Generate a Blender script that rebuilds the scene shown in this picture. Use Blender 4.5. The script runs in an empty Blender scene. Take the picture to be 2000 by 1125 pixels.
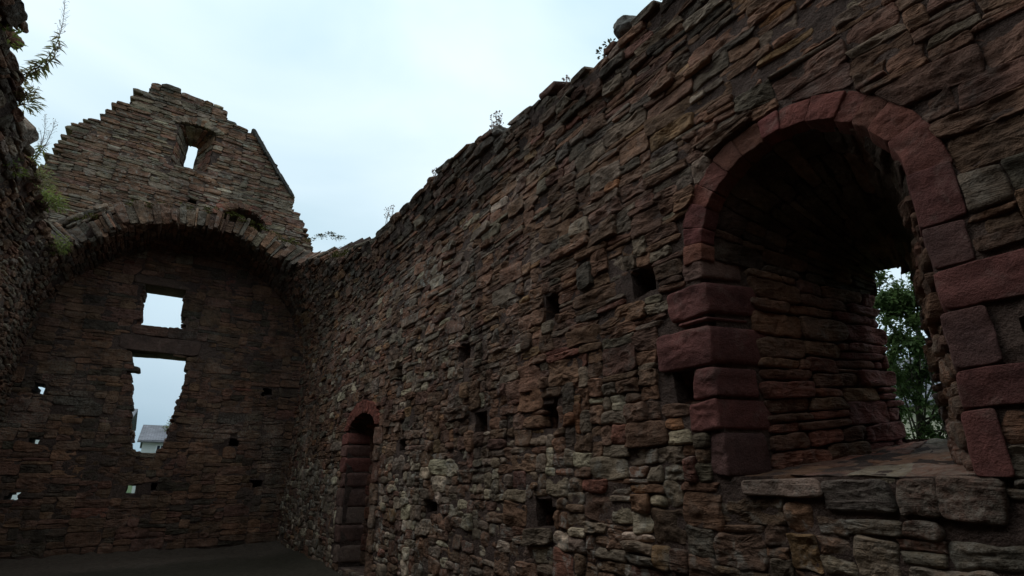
import bpy, math, random
import numpy as np
from mathutils import Vector, Matrix

# ------------------------------------------------------------------ camera, sky, sun, exposure
scene = bpy.context.scene
C = scene.collection
CAM_H, PITCH, HEAD, FPX = 1.6, math.radians(20), math.radians(33), 1018.0
cam_d = bpy.data.cameras.new('camera'); cam = bpy.data.objects.new('camera', cam_d); C.objects.link(cam)
cam.location = (0, 0, CAM_H)
cam.rotation_euler = (math.radians(90) + PITCH, 0, -HEAD)
cam_d.sensor_width = 36; cam_d.lens = FPX / 2000 * 36
cam_d.clip_start = 0.05; cam_d.clip_end = 3000
scene.camera = cam

SUN_EL, SUN_AZ = math.radians(58), math.radians(-38)      # azimuth from +Y towards +X
world = bpy.data.worlds.new('World'); scene.world = world; world.use_nodes = True
wn = world.node_tree; wn.nodes.clear()
def wnode(t, **k):
    n = wn.nodes.new(t)
    for a, b in k.items(): setattr(n, a, b)
    return n
w_out = wnode('ShaderNodeOutputWorld'); w_bg = wnode('ShaderNodeBackground')
w_sky = wnode('ShaderNodeTexSky', sky_type='NISHITA', sun_disc=False, sun_elevation=SUN_EL, sun_rotation=SUN_AZ,
              air_density=1.0, dust_density=2.0, ozone_density=1.2)
w_tc = wnode('ShaderNodeTexCoord'); w_map = wnode('ShaderNodeMapping')
w_map.inputs['Scale'].default_value = (1.0, 1.0, 2.2)
w_map.inputs['Location'].default_value = (0.35, 0.2, 0.1)
w_no = wnode('ShaderNodeTexNoise'); w_no.inputs['Scale'].default_value = 1.5; w_no.inputs['Detail'].default_value = 5.0
w_no.inputs['Roughness'].default_value = 0.42; w_no.inputs['Distortion'].default_value = 0.5
w_rp = wnode('ShaderNodeValToRGB')
w_rp.color_ramp.elements[0].position = 0.34; w_rp.color_ramp.elements[0].color = (7.6, 9.9, 10.8, 1)
w_rp.color_ramp.elements[1].position = 0.66; w_rp.color_ramp.elements[1].color = (12.6, 13.9, 14.4, 1)
w_mx = wnode('ShaderNodeMixRGB'); w_mx.inputs[0].default_value = 0.86
wl = wn.links
wl.new(w_tc.outputs['Generated'], w_map.inputs['Vector']); wl.new(w_map.outputs['Vector'], w_no.inputs['Vector'])
wl.new(w_no.outputs['Fac'], w_rp.inputs['Fac'])
wl.new(w_sky.outputs['Color'], w_mx.inputs[1]); wl.new(w_rp.outputs['Color'], w_mx.inputs[2])
w_sep = wnode('ShaderNodeSeparateXYZ'); wl.new(w_tc.outputs['Generated'], w_sep.inputs[0])
w_el = wnode('ShaderNodeValToRGB'); w_el.color_ramp.interpolation = 'EASE'     # overcast: the sky brightens towards the zenith all round
w_el.color_ramp.elements[0].position = 0.0; w_el.color_ramp.elements[0].color = (.40, .47, .54, 1)
w_el.color_ramp.elements[1].position = 0.8; w_el.color_ramp.elements[1].color = (1.0, 1.0, 1.0, 1)
w_e2 = w_el.color_ramp.elements.new(0.34); w_e2.color = (.68, .74, .78, 1)
w_ml = wnode('ShaderNodeMixRGB', blend_type='MULTIPLY'); w_ml.inputs[0].default_value = 1.0
wl.new(w_sep.outputs['Z'], w_el.inputs['Fac']); wl.new(w_mx.outputs['Color'], w_ml.inputs[1]); wl.new(w_el.outputs['Color'], w_ml.inputs[2])
wl.new(w_ml.outputs['Color'], w_bg.inputs['Color']); w_bg.inputs['Strength'].default_value = 0.1
wl.new(w_bg.outputs['Background'], w_out.inputs['Surface'])

sun_d = bpy.data.lights.new('sun', 'SUN'); sun = bpy.data.objects.new('sun', sun_d); C.objects.link(sun)
sun_d.energy = 0.5; sun_d.angle = math.radians(35); sun_d.color = (1.0, 0.97, 0.93)
sdir = Vector((math.sin(SUN_AZ) * math.cos(SUN_EL), math.cos(SUN_AZ) * math.cos(SUN_EL), math.sin(SUN_EL)))
sun.rotation_euler = sdir.to_track_quat('Z', 'Y').to_euler(); sun.location = (0, 0, 30)

vs = scene.view_settings
vs.view_transform = 'Standard'; vs.look = 'None'; vs.exposure = 0.05; vs.gamma = 1.0; vs.use_curve_mapping = False
scene.render.engine = 'CYCLES'
scene.cycles.use_denoising = True
scene.cycles.max_bounces = 6; scene.cycles.diffuse_bounces = 3

# ------------------------------------------------------------------ helpers
random.seed(11)
RNG = np.random.default_rng(7)
def R(a, b): return float(RNG.uniform(a, b))

def link(o, parent=None):
    C.objects.link(o)
    if parent is not None: o.parent = parent
    return o
def tag(o, label, cat, group=None):
    o['label'] = label; o['category'] = cat
    if cat in ('wall', 'vault'): o['kind'] = 'thing'
    if group: o['group'] = group
    return o
def empty(name, loc=(0, 0, 0)):
    o = bpy.data.objects.new(name, None); o.location = loc; o.empty_display_size = 0.2
    return link(o)

def mesh_np(name, V, quads=None, tris=None, col=None, smooth=True, mat=None):
    me = bpy.data.meshes.new(name)
    V = np.asarray(V, dtype=np.float32)
    me.vertices.add(len(V)); me.vertices.foreach_set('co', V.ravel())
    parts = []; starts = []; off = 0
    if quads is not None and len(quads):
        q = np.asarray(quads, dtype=np.int32); parts.append(q.ravel()); starts.append(off + 4 * np.arange(len(q))); off += q.size
    if tris is not None and len(tris):
        t = np.asarray(tris, dtype=np.int32); parts.append(t.ravel()); starts.append(off + 3 * np.arange(len(t))); off += t.size
    li = np.concatenate(parts).astype(np.int32); st = np.concatenate(starts).astype(np.int32)
    me.loops.add(len(li)); me.loops.foreach_set('vertex_index', li)
    me.polygons.add(len(st)); me.polygons.foreach_set('loop_start', st)
    me.polygons.foreach_set('use_smooth', np.full(len(st), smooth, dtype=bool) if isinstance(smooth, (bool, int)) else np.asarray(smooth, dtype=bool))
    if col is not None:
        a = me.attributes.new('col', 'FLOAT_COLOR', 'POINT')
        a.data.foreach_set('color', np.asarray(col, dtype=np.float32).ravel())
    me.update(calc_edges=True)
    if mat: me.materials.append(mat)
    return me
def mobj(name, me, parent=None): return link(bpy.data.objects.new(name, me), parent)

_T = np.random.default_rng(99).random(64 * 64 * 64)
def vnoise(x, y, z):
    x = np.asarray(x, float) + 640.; y = np.asarray(y, float) + 640.; z = np.asarray(z, float) + 640.
    ix, iy, iz = x.astype(np.int64), y.astype(np.int64), z.astype(np.int64)
    tx, ty, tz = x - ix, y - iy, z - iz
    tx = tx * tx * (3 - 2 * tx); ty = ty * ty * (3 - 2 * ty); tz = tz * tz * (3 - 2 * tz)
    ix &= 63; iy &= 63; iz &= 63
    jx, jy, jz = (ix + 1) & 63, (iy + 1) & 63, (iz + 1) & 63
    ix = ix << 12; jx = jx << 12; iy = iy << 6; jy = jy << 6
    a00 = _T[ix + iy + iz] * (1 - tz) + _T[ix + iy + jz] * tz; a01 = _T[ix + jy + iz] * (1 - tz) + _T[ix + jy + jz] * tz
    a10 = _T[jx + iy + iz] * (1 - tz) + _T[jx + iy + jz] * tz; a11 = _T[jx + jy + iz] * (1 - tz) + _T[jx + jy + jz] * tz
    return (a00 * (1 - ty) + a01 * ty) * (1 - tx) + (a10 * (1 - ty) + a11 * ty) * tx
def sn(x, y, z): return vnoise(x, y, z) * 2 - 1

def in_poly(px, py, poly):
    px = np.asarray(px, float); py = np.asarray(py, float)
    ins = np.zeros(px.shape, bool); n = len(poly); j = n - 1
    for i in range(n):
        xi, yi = poly[i]; xj, yj = poly[j]
        if yi != yj:
            c = ((yi > py) != (yj > py)) & (px < (xj - xi) * (py - yi) / (yj - yi) + xi)
            ins ^= c
        j = i
    return ins
def clip_half(P, p, n):                      # keep (q-p).n >= 0
    out = []; d = (P - p) @ n
    for i in range(len(P)):
        j = (i + 1) % len(P)
        if d[i] >= 0: out.append(P[i])
        if (d[i] >= 0) != (d[j] >= 0):
            t = d[i] / (d[i] - d[j]); out.append(P[i] + t * (P[j] - P[i]))
    return np.array(out) if len(out) >= 3 else None
def parea(P):
    x, y = P[:, 0], P[:, 1]
    return 0.5 * float(np.sum(x * np.roll(y, -1) - np.roll(x, -1) * y))
def avoid(P, poly, slack=(-0.01, 0.02)):
    """cut a stone outline back from an opening; None if the stone lies inside it"""
    c = P.mean(0)
    lo, hi = poly.min(0) - .02, poly.max(0) + .02
    if (P.max(0) < lo).any() or (P.min(0) > hi).any(): return P
    M = np.concatenate([P, (P + np.roll(P, -1, 0)) / 2, P * .75 + np.roll(P, -1, 0) * .25, c[None]])
    ins = in_poly(M[:, 0], M[:, 1], poly)
    pv = ((poly[:, 0] > P[:, 0].min()) & (poly[:, 0] < P[:, 0].max()) & (poly[:, 1] > P[:, 1].min()) & (poly[:, 1] < P[:, 1].max())).any()
    if not ins.any() and not pv: return P
    if ins[-1]: return None
    best = None
    for i in range(len(poly)):
        a = poly[i]; b = poly[(i + 1) % len(poly)]; e = b - a; L = np.hypot(*e)
        if L < 1e-6: continue
        t = np.clip(((c - a) @ e) / (L * L), 0, 1); q = a + t * e; d = np.hypot(*(c - q))
        if best is None or d < best[0]: best = (d, q)
    n = (c - best[1]) / max(best[0], 1e-6)
    return clip_half(P, best[1] + n * R(*slack), n)

class NoGo:
    def __init__(self, polys, slack):
        self.p = polys; self.s = slack
        self.lo = np.array([q.min(0) for q in polys]) - .02; self.hi = np.array([q.max(0) for q in polys]) + .02
    def __call__(self, P):
        if P is None: return None
        a, b = P.min(0), P.max(0)
        for k in np.nonzero(((b >= self.lo) & (a <= self.hi)).all(1))[0]:
            P = avoid(P, self.p[k], self.s)
            if P is None: return None
        return P
def layout(x0, x1, z0, z1, size):
    """random coursed rubble: lowest gap first, tops snapped to the neighbours"""
    segs = [[x0, x1, z0]]; out = []
    while True:
        i = min(range(len(segs)), key=lambda k: segs[k][2])
        a, b, h = segs[i]
        if h >= z1: break
        W = b - a
        hl = segs[i - 1][2] if i > 0 else 1e9
        hr = segs[i + 1][2] if i + 1 < len(segs) else 1e9
        w, t = size((a + b) / 2, h)
        if W < w * 1.45: w = W
        elif W - w < 0.5 * w: w = W * R(.4, .6)
        top = h + t
        if w == W and W < 0.09: top = min(hl, hr, h + 0.3)
        else:
            for q in (hl, hr):
                if abs(q - top) < 0.035 and q - h > 0.03: top = q
        if w == W: pos = a; new = [[a, b, top]]
        elif RNG.random() < .5: pos = a; new = [[a, a + w, top], [a + w, b, h]]
        else: pos = b - w; new = [[a, b - w, h], [b - w, b, top]]
        out.append((pos, pos + w, h, top))
        segs[i:i + 1] = new
        k = 0
        while k + 1 < len(segs):
            if abs(segs[k][2] - segs[k + 1][2]) < 1e-6: segs[k][1] = segs[k + 1][1]; segs.pop(k + 1)
            else: k += 1
    return out

def cam_uv(P):
    x, y, z = P[..., 0], P[..., 1], P[..., 2] - CAM_H
    r = x * math.cos(HEAD) - y * math.sin(HEAD); F = x * math.sin(HEAD) + y * math.cos(HEAD)
    c = F * math.cos(PITCH) + z * math.sin(PITCH); u = z * math.cos(PITCH) - F * math.sin(PITCH)
    cc = np.maximum(c, 0.05)
    return 512 + 521 * r / cc, 288 - 521 * u / cc, c

# ------------------------------------------------------------------ materials
def new_mat(name):
    m = bpy.data.materials.new(name); m.use_nodes = True; nt = m.node_tree
    b = nt.nodes['Principled BSDF']; b.inputs['Roughness'].default_value = 0.9
    b.inputs['Specular IOR Level'].default_value = 0.25
    return m, nt, b
def N(nt, t, **k):
    n = nt.nodes.new(t)
    for a, v in k.items():
        if a in n.inputs.keys(): n.inputs[a].default_value = v
        else: setattr(n, a, v)
    return n
def noise(nt, vec, scale, detail=4, rough=.55, dist=0):
    n = N(nt, 'ShaderNodeTexNoise'); n.inputs['Scale'].default_value = scale; n.inputs['Detail'].default_value = detail
    n.inputs['Roughness'].default_value = rough; n.inputs['Distortion'].default_value = dist
    nt.links.new(vec, n.inputs['Vector']); return n.outputs['Fac']
def ramp(nt, fac, p0, p1, c0=(0, 0, 0, 1), c1=(1, 1, 1, 1)):
    r = N(nt, 'ShaderNodeValToRGB'); e = r.color_ramp.elements
    e[0].position = p0; e[0].color = c0; e[1].position = p1; e[1].color = c1
    nt.links.new(fac, r.inputs['Fac']); return r.outputs['Color']
def mixc(nt, fac, a, b, mode='MIX'):
    m = N(nt, 'ShaderNodeMixRGB'); m.blend_type = mode
    for i, v in ((0, fac), (1, a), (2, b)):
        if hasattr(v, 'default_value') or isinstance(v, bpy.types.NodeSocket): nt.links.new(v, m.inputs[i])
        else: m.inputs[i].default_value = v
    return m.outputs[0]
def mathn(nt, op, a, b):
    m = N(nt, 'ShaderNodeMath'); m.operation = op
    for i, v in ((0, a), (1, b)):
        if isinstance(v, bpy.types.NodeSocket): nt.links.new(v, m.inputs[i])
        else: m.inputs[i].default_value = v
    return m.outputs[0]

def stone_material():
    m, nt, b = new_mat('sandstone')
    at = N(nt, 'ShaderNodeAttribute'); at.attribute_name = 'col'
    geo = N(nt, 'ShaderNodeNewGeometry'); pos = geo.outputs['Position']
    mp = N(nt, 'ShaderNodeMapping'); mp.inputs['Scale'].default_value = (2.2, 2.2, 15.0); nt.links.new(pos, mp.inputs['Vector'])
    bed = noise(nt, mp.outputs['Vector'], 1.6, 5, .6, .6)
    n1 = noise(nt, pos, 3.2, 5, .6); n2 = noise(nt, pos, 22, 5, .65); n3 = noise(nt, pos, 70, 4, .6)
    c = mixc(nt, 1.0, at.outputs['Color'], ramp(nt, n1, .3, .72, (.62, .62, .62, 1), (1.35, 1.32, 1.3, 1)), 'MULTIPLY')
    c = mixc(nt, 1.0, c, ramp(nt, n2, .3, .72, (.68, .66, .64, 1), (1.3, 1.3, 1.3, 1)), 'MULTIPLY')
    c = mixc(nt, 1.0, c, ramp(nt, bed, .36, .64, (.84, .82, .80, 1), (1.13, 1.13, 1.13, 1)), 'MULTIPLY')
    # pale lichen and lime wash in blots, amount carried per stone
    l1 = noise(nt, pos, 9, 6, .7, .4)
    lm = mathn(nt, 'MULTIPLY', ramp(nt, l1, .5, .63), at.outputs['Alpha'])
    c = mixc(nt, lm, c, (.36, .34, .30, 1))
    big = noise(nt, pos, .55, 5, .6, .5)
    lime = mathn(nt, 'MULTIPLY', ramp(nt, big, .53, .66), ramp(nt, noise(nt, pos, 30, 4, .7), .42, .62))
    c = mixc(nt, mathn(nt, 'MULTIPLY', lime, .5), c, (.34, .30, .25, 1))
    mp2 = N(nt, 'ShaderNodeMapping'); mp2.inputs['Scale'].default_value = (1.7, 1.7, .28); nt.links.new(pos, mp2.inputs['Vector'])
    stk = noise(nt, mp2.outputs['Vector'], 1.0, 5, .6, .3)
    c = mixc(nt, 1.0, c, ramp(nt, stk, .34, .6, (.62, .62, .60, 1), (1.12, 1.10, 1.08, 1)), 'MULTIPLY')
    nt.links.new(c, b.inputs['Base Color'])
    msk = ramp(nt, noise(nt, pos, 2.3, 2), .42, .62, (.25, .25, .25, 1), (1.3, 1.3, 1.3, 1))
    h = mathn(nt, 'ADD', mathn(nt, 'MULTIPLY', n2, .6), mathn(nt, 'MULTIPLY', bed, msk))
    h = mathn(nt, 'ADD', h, mathn(nt, 'MULTIPLY', n3, .22))
    n0 = noise(nt, pos, 8, 4, .6, .3); h = mathn(nt, 'ADD', h, mathn(nt, 'MULTIPLY', n0, .5))
    bp = N(nt, 'ShaderNodeBump'); bp.inputs['Strength'].default_value = 1.0; bp.inputs['Distance'].default_value = .04
    nt.links.new(h, bp.inputs['Height']); nt.links.new(bp.outputs['Normal'], b.inputs['Normal'])
    b.inputs['Roughness'].default_value = .88
    return m
def dressed_material():
    m, nt, b = new_mat('dressed_sandstone')
    at = N(nt, 'ShaderNodeAttribute'); at.attribute_name = 'col'
    geo = N(nt, 'ShaderNodeNewGeometry'); pos = geo.outputs['Position']
    n1 = noise(nt, pos, 2.6, 5, .6); n2 = noise(nt, pos, 17, 6, .7); n3 = noise(nt, pos, 90, 4, .65)
    c = mixc(nt, 1.0, at.outputs['Color'], ramp(nt, n1, .32, .68, (.66, .68, .70, 1), (1.3, 1.26, 1.22, 1)), 'MULTIPLY')
    c = mixc(nt, 1.0, c, ramp(nt, n2, .3, .7, (.7, .7, .7, 1), (1.25, 1.25, 1.25, 1)), 'MULTIPLY')
    salt = mathn(nt, 'MULTIPLY', ramp(nt, noise(nt, pos, 6, 6, .7, .6), .55, .68), .28)
    c = mixc(nt, salt, c, (.30, .22, .18, 1))
    nt.links.new(c, b.inputs['Base Color'])
    h = mathn(nt, 'ADD', mathn(nt, 'MULTIPLY', n2, .6), mathn(nt, 'MULTIPLY', n3, .3)); h = mathn(nt, 'ADD', h, mathn(nt, 'MULTIPLY', n1, .8))
    bp = N(nt, 'ShaderNodeBump'); bp.inputs['Strength'].default_value = 1.0; bp.inputs['Distance'].default_value = .03
    nt.links.new(h, bp.inputs['Height']); nt.links.new(bp.outputs['Normal'], b.inputs['Normal'])
    return m
def mortar_material():
    m, nt, b = new_mat('lime_mortar')
    geo = N(nt, 'ShaderNodeNewGeometry'); pos = geo.outputs['Position']
    n1 = noise(nt, pos, 1.1, 4); n2 = noise(nt, pos, 16, 6, .7); n3 = noise(nt, pos, 55, 4, .65)
    c = ramp(nt, n1, .35, .65, (.085, .054, .044, 1), (.15, .098, .078, 1))
    c = mixc(nt, 1.0, c, ramp(nt, n2, .3, .75, (.6, .6, .6, 1), (1.4, 1.38, 1.35, 1)), 'MULTIPLY')
    nt.links.new(c, b.inputs['Base Color'])
    h = mathn(nt, 'ADD', n2, mathn(nt, 'MULTIPLY', n3, .6))
    bp = N(nt, 'ShaderNodeBump'); bp.inputs['Strength'].default_value = 1; bp.inputs['Distance'].default_value = .06
    nt.links.new(h, bp.inputs['Height']); nt.links.new(bp.outputs['Normal'], b.inputs['Normal'])
    return m
def simple_mat(name, c0, c1, scale=5, rough=.85, bump=0.0, spec=.25, detail=4):
    m, nt, b = new_mat(name)
    geo = N(nt, 'ShaderNodeNewGeometry')
    n1 = noise(nt, geo.outputs['Position'], scale, detail)
    nt.links.new(ramp(nt, n1, .3, .7, c0 + (1,), c1 + (1,)), b.inputs['Base Color'])
    b.inputs['Roughness'].default_value = rough; b.inputs['Specular IOR Level'].default_value = spec
    if bump:
        bp = N(nt, 'ShaderNodeBump'); bp.inputs['Distance'].default_value = bump
        nt.links.new(n1, bp.inputs['Height']); nt.links.new(bp.outputs['Normal'], b.inputs['Normal'])
    return m
def leaf_mat(name, c0, c1, scale=6):
    m = simple_mat(name, c0, c1, scale, .6)
    nt = m.node_tree; b = nt.nodes['Principled BSDF']; o = nt.nodes['Material Output']
    tr = N(nt, 'ShaderNodeBsdfTranslucent'); mx = N(nt, 'ShaderNodeMixShader'); mx.inputs[0].default_value = .5
    src = b.inputs['Base Color'].links[0].from_socket
    nt.links.new(src, tr.inputs['Color']); nt.links.new(b.outputs[0], mx.inputs[1]); nt.links.new(tr.outputs[0], mx.inputs[2])
    nt.links.new(mx.outputs[0], o.inputs['Surface'])
    return m
M_STONE = stone_material(); M_DRESS = dressed_material(); M_MORTAR = mortar_material()
M_MOSS = simple_mat('moss', (.06, .07, .016), (.17, .16, .035), 9, .95, .02)
M_LEAF = leaf_mat('tree_leaf', (.045, .082, .028), (.12, .165, .055), 1.5)
M_LEAFY = leaf_mat('weed_leaf', (.11, .15, .04), (.25, .27, .075), 8)
M_LEAFR = leaf_mat('autumn_leaf', (.17, .12, .06), (.20, .23, .09), 7)
M_STEM = simple_mat('dry_stem', (.10, .06, .035), (.16, .10, .06), 12)
M_SEED = leaf_mat('seed_head', (.28, .2, .17), (.42, .34, .31), 20)
M_BARK = simple_mat('bark', (.035, .028, .02), (.09, .075, .058), 9, .95, .03)
M_RENDER = simple_mat('white_render', (.62, .62, .6), (.74, .74, .72), 1.2, .9, .01)
M_CREAM = simple_mat('cream_render', (.52, .47, .34), (.62, .57, .44), 1.2, .9, .01)
M_TRIM = simple_mat('grey_trim', (.10, .10, .11), (.16, .16, .17), 6, .5)
M_WHITE = simple_mat('white_paint', (.7, .7, .7), (.8, .8, .8), 6, .45)
def glass_mat():
    m, nt, b = new_mat('window_glass'); b.inputs['Base Color'].default_value = (.02, .035, .06, 1)
    b.inputs['Roughness'].default_value = .06; b.inputs['Specular IOR Level'].default_value = .8
    return m
M_GLASS = glass_mat()
def slate_mat():
    m, nt, b = new_mat('roof_slate')
    tc = N(nt, 'ShaderNodeTexCoord'); br = N(nt, 'ShaderNodeTexBrick')
    br.inputs['Scale'].default_value = 1; br.inputs['Brick Width'].default_value = .3; br.inputs['Row Height'].default_value = .22
    br.inputs['Mortar Size'].default_value = .012; br.inputs['Color1'].default_value = (.085, .085, .10, 1)
    br.inputs['Color2'].default_value = (.15, .145, .165, 1); br.inputs['Mortar'].default_value = (.03, .03, .035, 1)
    nt.links.new(tc.outputs['UV'], br.inputs['Vector'])
    geo = N(nt, 'ShaderNodeNewGeometry'); n1 = noise(nt, geo.outputs['Position'], .9, 5)
    c = mixc(nt, 1.0, br.outputs['Color'], ramp(nt, n1, .3, .7, (.7, .7, .7, 1), (1.5, 1.5, 1.5, 1)), 'MULTIPLY')
    nt.links.new(c, b.inputs['Base Color']); b.inputs['Roughness'].default_value = .55
    bp = N(nt, 'ShaderNodeBump'); bp.inputs['Distance'].default_value = .02
    nt.links.new(br.outputs['Fac'], bp.inputs['Height']); bp.invert = True; nt.links.new(bp.outputs['Normal'], b.inputs['Normal'])
    return m
M_SLATE = slate_mat()
def floor_mat():
    m, nt, b = new_mat('earth_floor')
    geo = N(nt, 'ShaderNodeNewGeometry'); pos = geo.outputs['Position']
    n1 = noise(nt, pos, 1.3, 6, .6); n2 = noise(nt, pos, 14, 5, .65); n3 = noise(nt, pos, .5, 3)
    sx = N(nt, 'ShaderNodeSeparateXYZ'); nt.links.new(pos, sx.inputs[0])
    # trodden earth along the end wall, moss and grass on the rest of the floor
    edge = mathn(nt, 'ADD', sx.outputs['Y'], mathn(nt, 'MULTIPLY', n1, 1.2))
    edge = mathn(nt, 'SUBTRACT', edge, mathn(nt, 'MULTIPLY', sx.outputs['X'], .12))
    mask = ramp(nt, mathn(nt, 'MULTIPLY', edge, .05), .69, .735)
    dirt = ramp(nt, n2, .3, .7, (.055, .040, .030, 1), (.12, .088, .066, 1))
    moss = ramp(nt, n2, .3, .7, (.024, .019, .012, 1), (.055, .043, .028, 1))
    nt.links.new(mixc(nt, mask, moss, dirt), b.inputs['Base Color'])
    h = mathn(nt, 'ADD', n1, mathn(nt, 'MULTIPLY', n2, .4))
    bp = N(nt, 'ShaderNodeBump'); bp.inputs['Distance'].default_value = .06
    nt.links.new(h, bp.inputs['Height']); nt.links.new(bp.outputs['Normal'], b.inputs['Normal'])
    return m
M_FLOOR = floor_mat()
M_GRASS = simple_mat('grass', (.03, .055, .012), (.07, .11, .03), 3, .95, .04)

# ------------------------------------------------------------------ stones
CLS = {0: (10, 2, (.5,)), 1: (16, 2, (.66, .3)), 2: (26, 3, (.75, .5, .25)), 3: (40, 4, (.82, .64, .46, .28, .12))}
TEMPL = {}
for k, (n, m, sc_) in CLS.items():
    rings = 1 + (m + 1) + len(sc_); q = []; t = []
    for r in range(rings - 1):
        for i in range(n):
            j = (i + 1) % n; q.append((r * n + i, r * n + j, (r + 1) * n + j, (r + 1) * n + i))
    ctr = rings * n
    for i in range(n): t.append(((rings - 1) * n + i, (rings - 1) * n + (i + 1) % n, ctr))
    TEMPL[k] = (np.array(q, np.int32), np.array(t, np.int32), ctr + 1)

def stone_uvn(P, cls, prod, back, bev, joint, rough, rnd):
    n, m, sc_ = CLS[cls]
    if parea(P) < 0: P = P[::-1]
    lo, hi = P.min(0), P.max(0); c = (lo + hi) / 2; half = np.maximum((hi - lo) / 2, .008)
    P = c + (P - c) * np.maximum(1 - joint / half, .35)
    mn = float(min(half)) * 2
    P = P + RNG.uniform(-1, 1, P.shape) * np.minimum(half * .2, .03) * (.25 if rnd < .35 else .55 if rnd < .5 else max(rnd, .9))
    d = np.hypot(*(np.roll(P, -1, 0) - P).T); s = np.concatenate([[0], np.cumsum(d)]); Lp = s[-1]
    tt = (np.arange(n) + R(0, 1)) / n * Lp
    Q = np.concatenate([P, P[:1]])
    O = np.stack([np.interp(tt, s, Q[:, 0]), np.interp(tt, s, Q[:, 1])], 1)
    it = {0: 1, 1: 1, 2: 1, 3: 2}[cls]
    a = .25 * min(1, rnd)
    for _ in range(it): O = O * (1 - 2 * a) + a * (np.roll(O, 1, 0) + np.roll(O, -1, 0))
    # give back what the smoothing took
    l2, h2 = O.min(0), O.max(0)
    O = c + (O - (l2 + h2) / 2) * np.minimum((P.max(0) - P.min(0)) / np.maximum(h2 - l2, 1e-4), 1.25)
    sd = R(0, 900)
    O = O + sn((O[:, :1] * 14), (O[:, 1:] * 14), np.array([sd, sd + 50.])) * min(.012, mn * .07) * rnd
    lo, hi = O.min(0), O.max(0); c = (lo + hi) / 2; half = np.maximum((hi - lo) / 2, .006)
    b = min(bev, .42 * mn)
    V = [np.column_stack([O, np.full(n, back)])]
    tilt = RNG.uniform(-1, 1, 2) * .07 * rough
    for j in range(m + 1):
        th = j / m * math.pi / 2
        ins = b * (1 - math.cos(th)); dn = b * .85 * (1 - math.sin(th))
        E = c + (O - c) * np.maximum(1 - ins / half, .25)
        V.append(np.column_stack([E, np.full(n, prod - dn)]))
    E = V[-1][:, :2]
    for s_ in sc_: V.append(np.column_stack([c + (E - c) * s_, np.full(n, prod)]))
    V.append(np.array([[c[0], c[1], prod]]))
    V = np.concatenate(V)
    f = slice(n, None)
    amp = rough * min(.016, mn * .16)
    dz = (V[f, 0] - c[0]) * tilt[0] + (V[f, 1] - c[1]) * tilt[1]
    nz = sn(np.multiply.outer(np.array([7., 18., 40.]), V[f, 0]), np.multiply.outer(np.array([12., 34., 70.]), V[f, 1]), sd + np.array([[0.], [9.], [19.]]))
    dz = dz + amp * (1.1 * nz[0] + .6 * nz[1] + .35 * nz[2])
    V[f, 2] += dz
    return V

class Masonry:
    def __init__(self, surf, mirrored=False): self.surf = surf; self.mir = mirrored; self.items = []
    def add(self, P, col, prod=.02, back=-.08, bev=.025, joint=.009, rough=1.0, rnd=1.0, keep=False, name='stone', surf=None, mir=None, boost=0, mat=None, flat=None):
        if P is None or len(P) < 3 or abs(parea(P)) < .0012: return
        lo, hi = P.min(0), P.max(0)
        if min(hi - lo) < .022: return
        sf = surf or self.surf; c = P.mean(0)
        w3 = sf(P[:, 0], P[:, 1], np.zeros(len(P))); u, v, dp = cam_uv(w3)
        u = np.clip(u, -60, 1084); v = np.clip(v, -60, 636)
        vis = 0.0
        if dp.min() > .2 and u.max() > 0 and u.min() < 1024 and v.max() > 0 and v.min() < 576:
            vis = abs(parea(np.column_stack([u, v])))
        px = math.sqrt(vis)
        cls = 0 if px < 7 else 1 if px < 15 else 2 if px < 34 else 3
        cls = min(3, cls + boost)
        V = stone_uvn(np.asarray(P, float), cls, prod, back, bev, joint, rough, rnd)
        W = sf(V[:, 0], V[:, 1], V[:, 2])
        mr = self.mir if mir is None else mir
        sm = not (RNG.random() < (.55 if flat is None else flat))
        self.items.append((vis + (1e6 if keep else 0), cls, W, col, name, mr, sm, mat or M_STONE))
    def build(self, parent, limit=300, rest_name='rubble_stones'):
        it = sorted(self.items, key=lambda q: -q[0])
        single = [q for q in it[:limit] if q[0] > 8]; rest = [q for q in it if q[0] <= 8] + it[limit:]
        seen = set(); rr = []
        for q in rest:
            if id(q) not in seen: seen.add(id(q)); rr.append(q)
        rest = rr
        for vis, cls, W, col, name, mr, sm, mt in single:
            q, t, nv = TEMPL[cls]
            if mr: q = q[:, ::-1]; t = t[:, ::-1]
            o0 = W.mean(0)
            ob = mobj(name, mesh_np(name, W - o0, q, t, np.tile(col, (nv, 1)), sm, mt), parent)
            ob.location = o0
        if rest:
            Vs = []; Qs = []; Ts = []; Cs = []; Sq = []; St = []; off = 0
            for vis, cls, W, col, name, mr, sm, mt in rest:
                q, t, nv = TEMPL[cls]
                if mr: q = q[:, ::-1]; t = t[:, ::-1]
                Vs.append(W); Qs.append(q + off); Ts.append(t + off); Cs.append(np.tile(col, (nv, 1))); off += nv; Sq.append(np.full(len(q), sm)); St.append(np.full(len(t), sm))
            ob = mobj(rest_name, mesh_np(rest_name, np.concatenate(Vs), np.concatenate(Qs), np.concatenate(Ts), np.concatenate(Cs), np.concatenate(Sq + St), M_STONE), parent)
            ob['kind'] = 'stuff'
        return len(single), len(rest)

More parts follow.
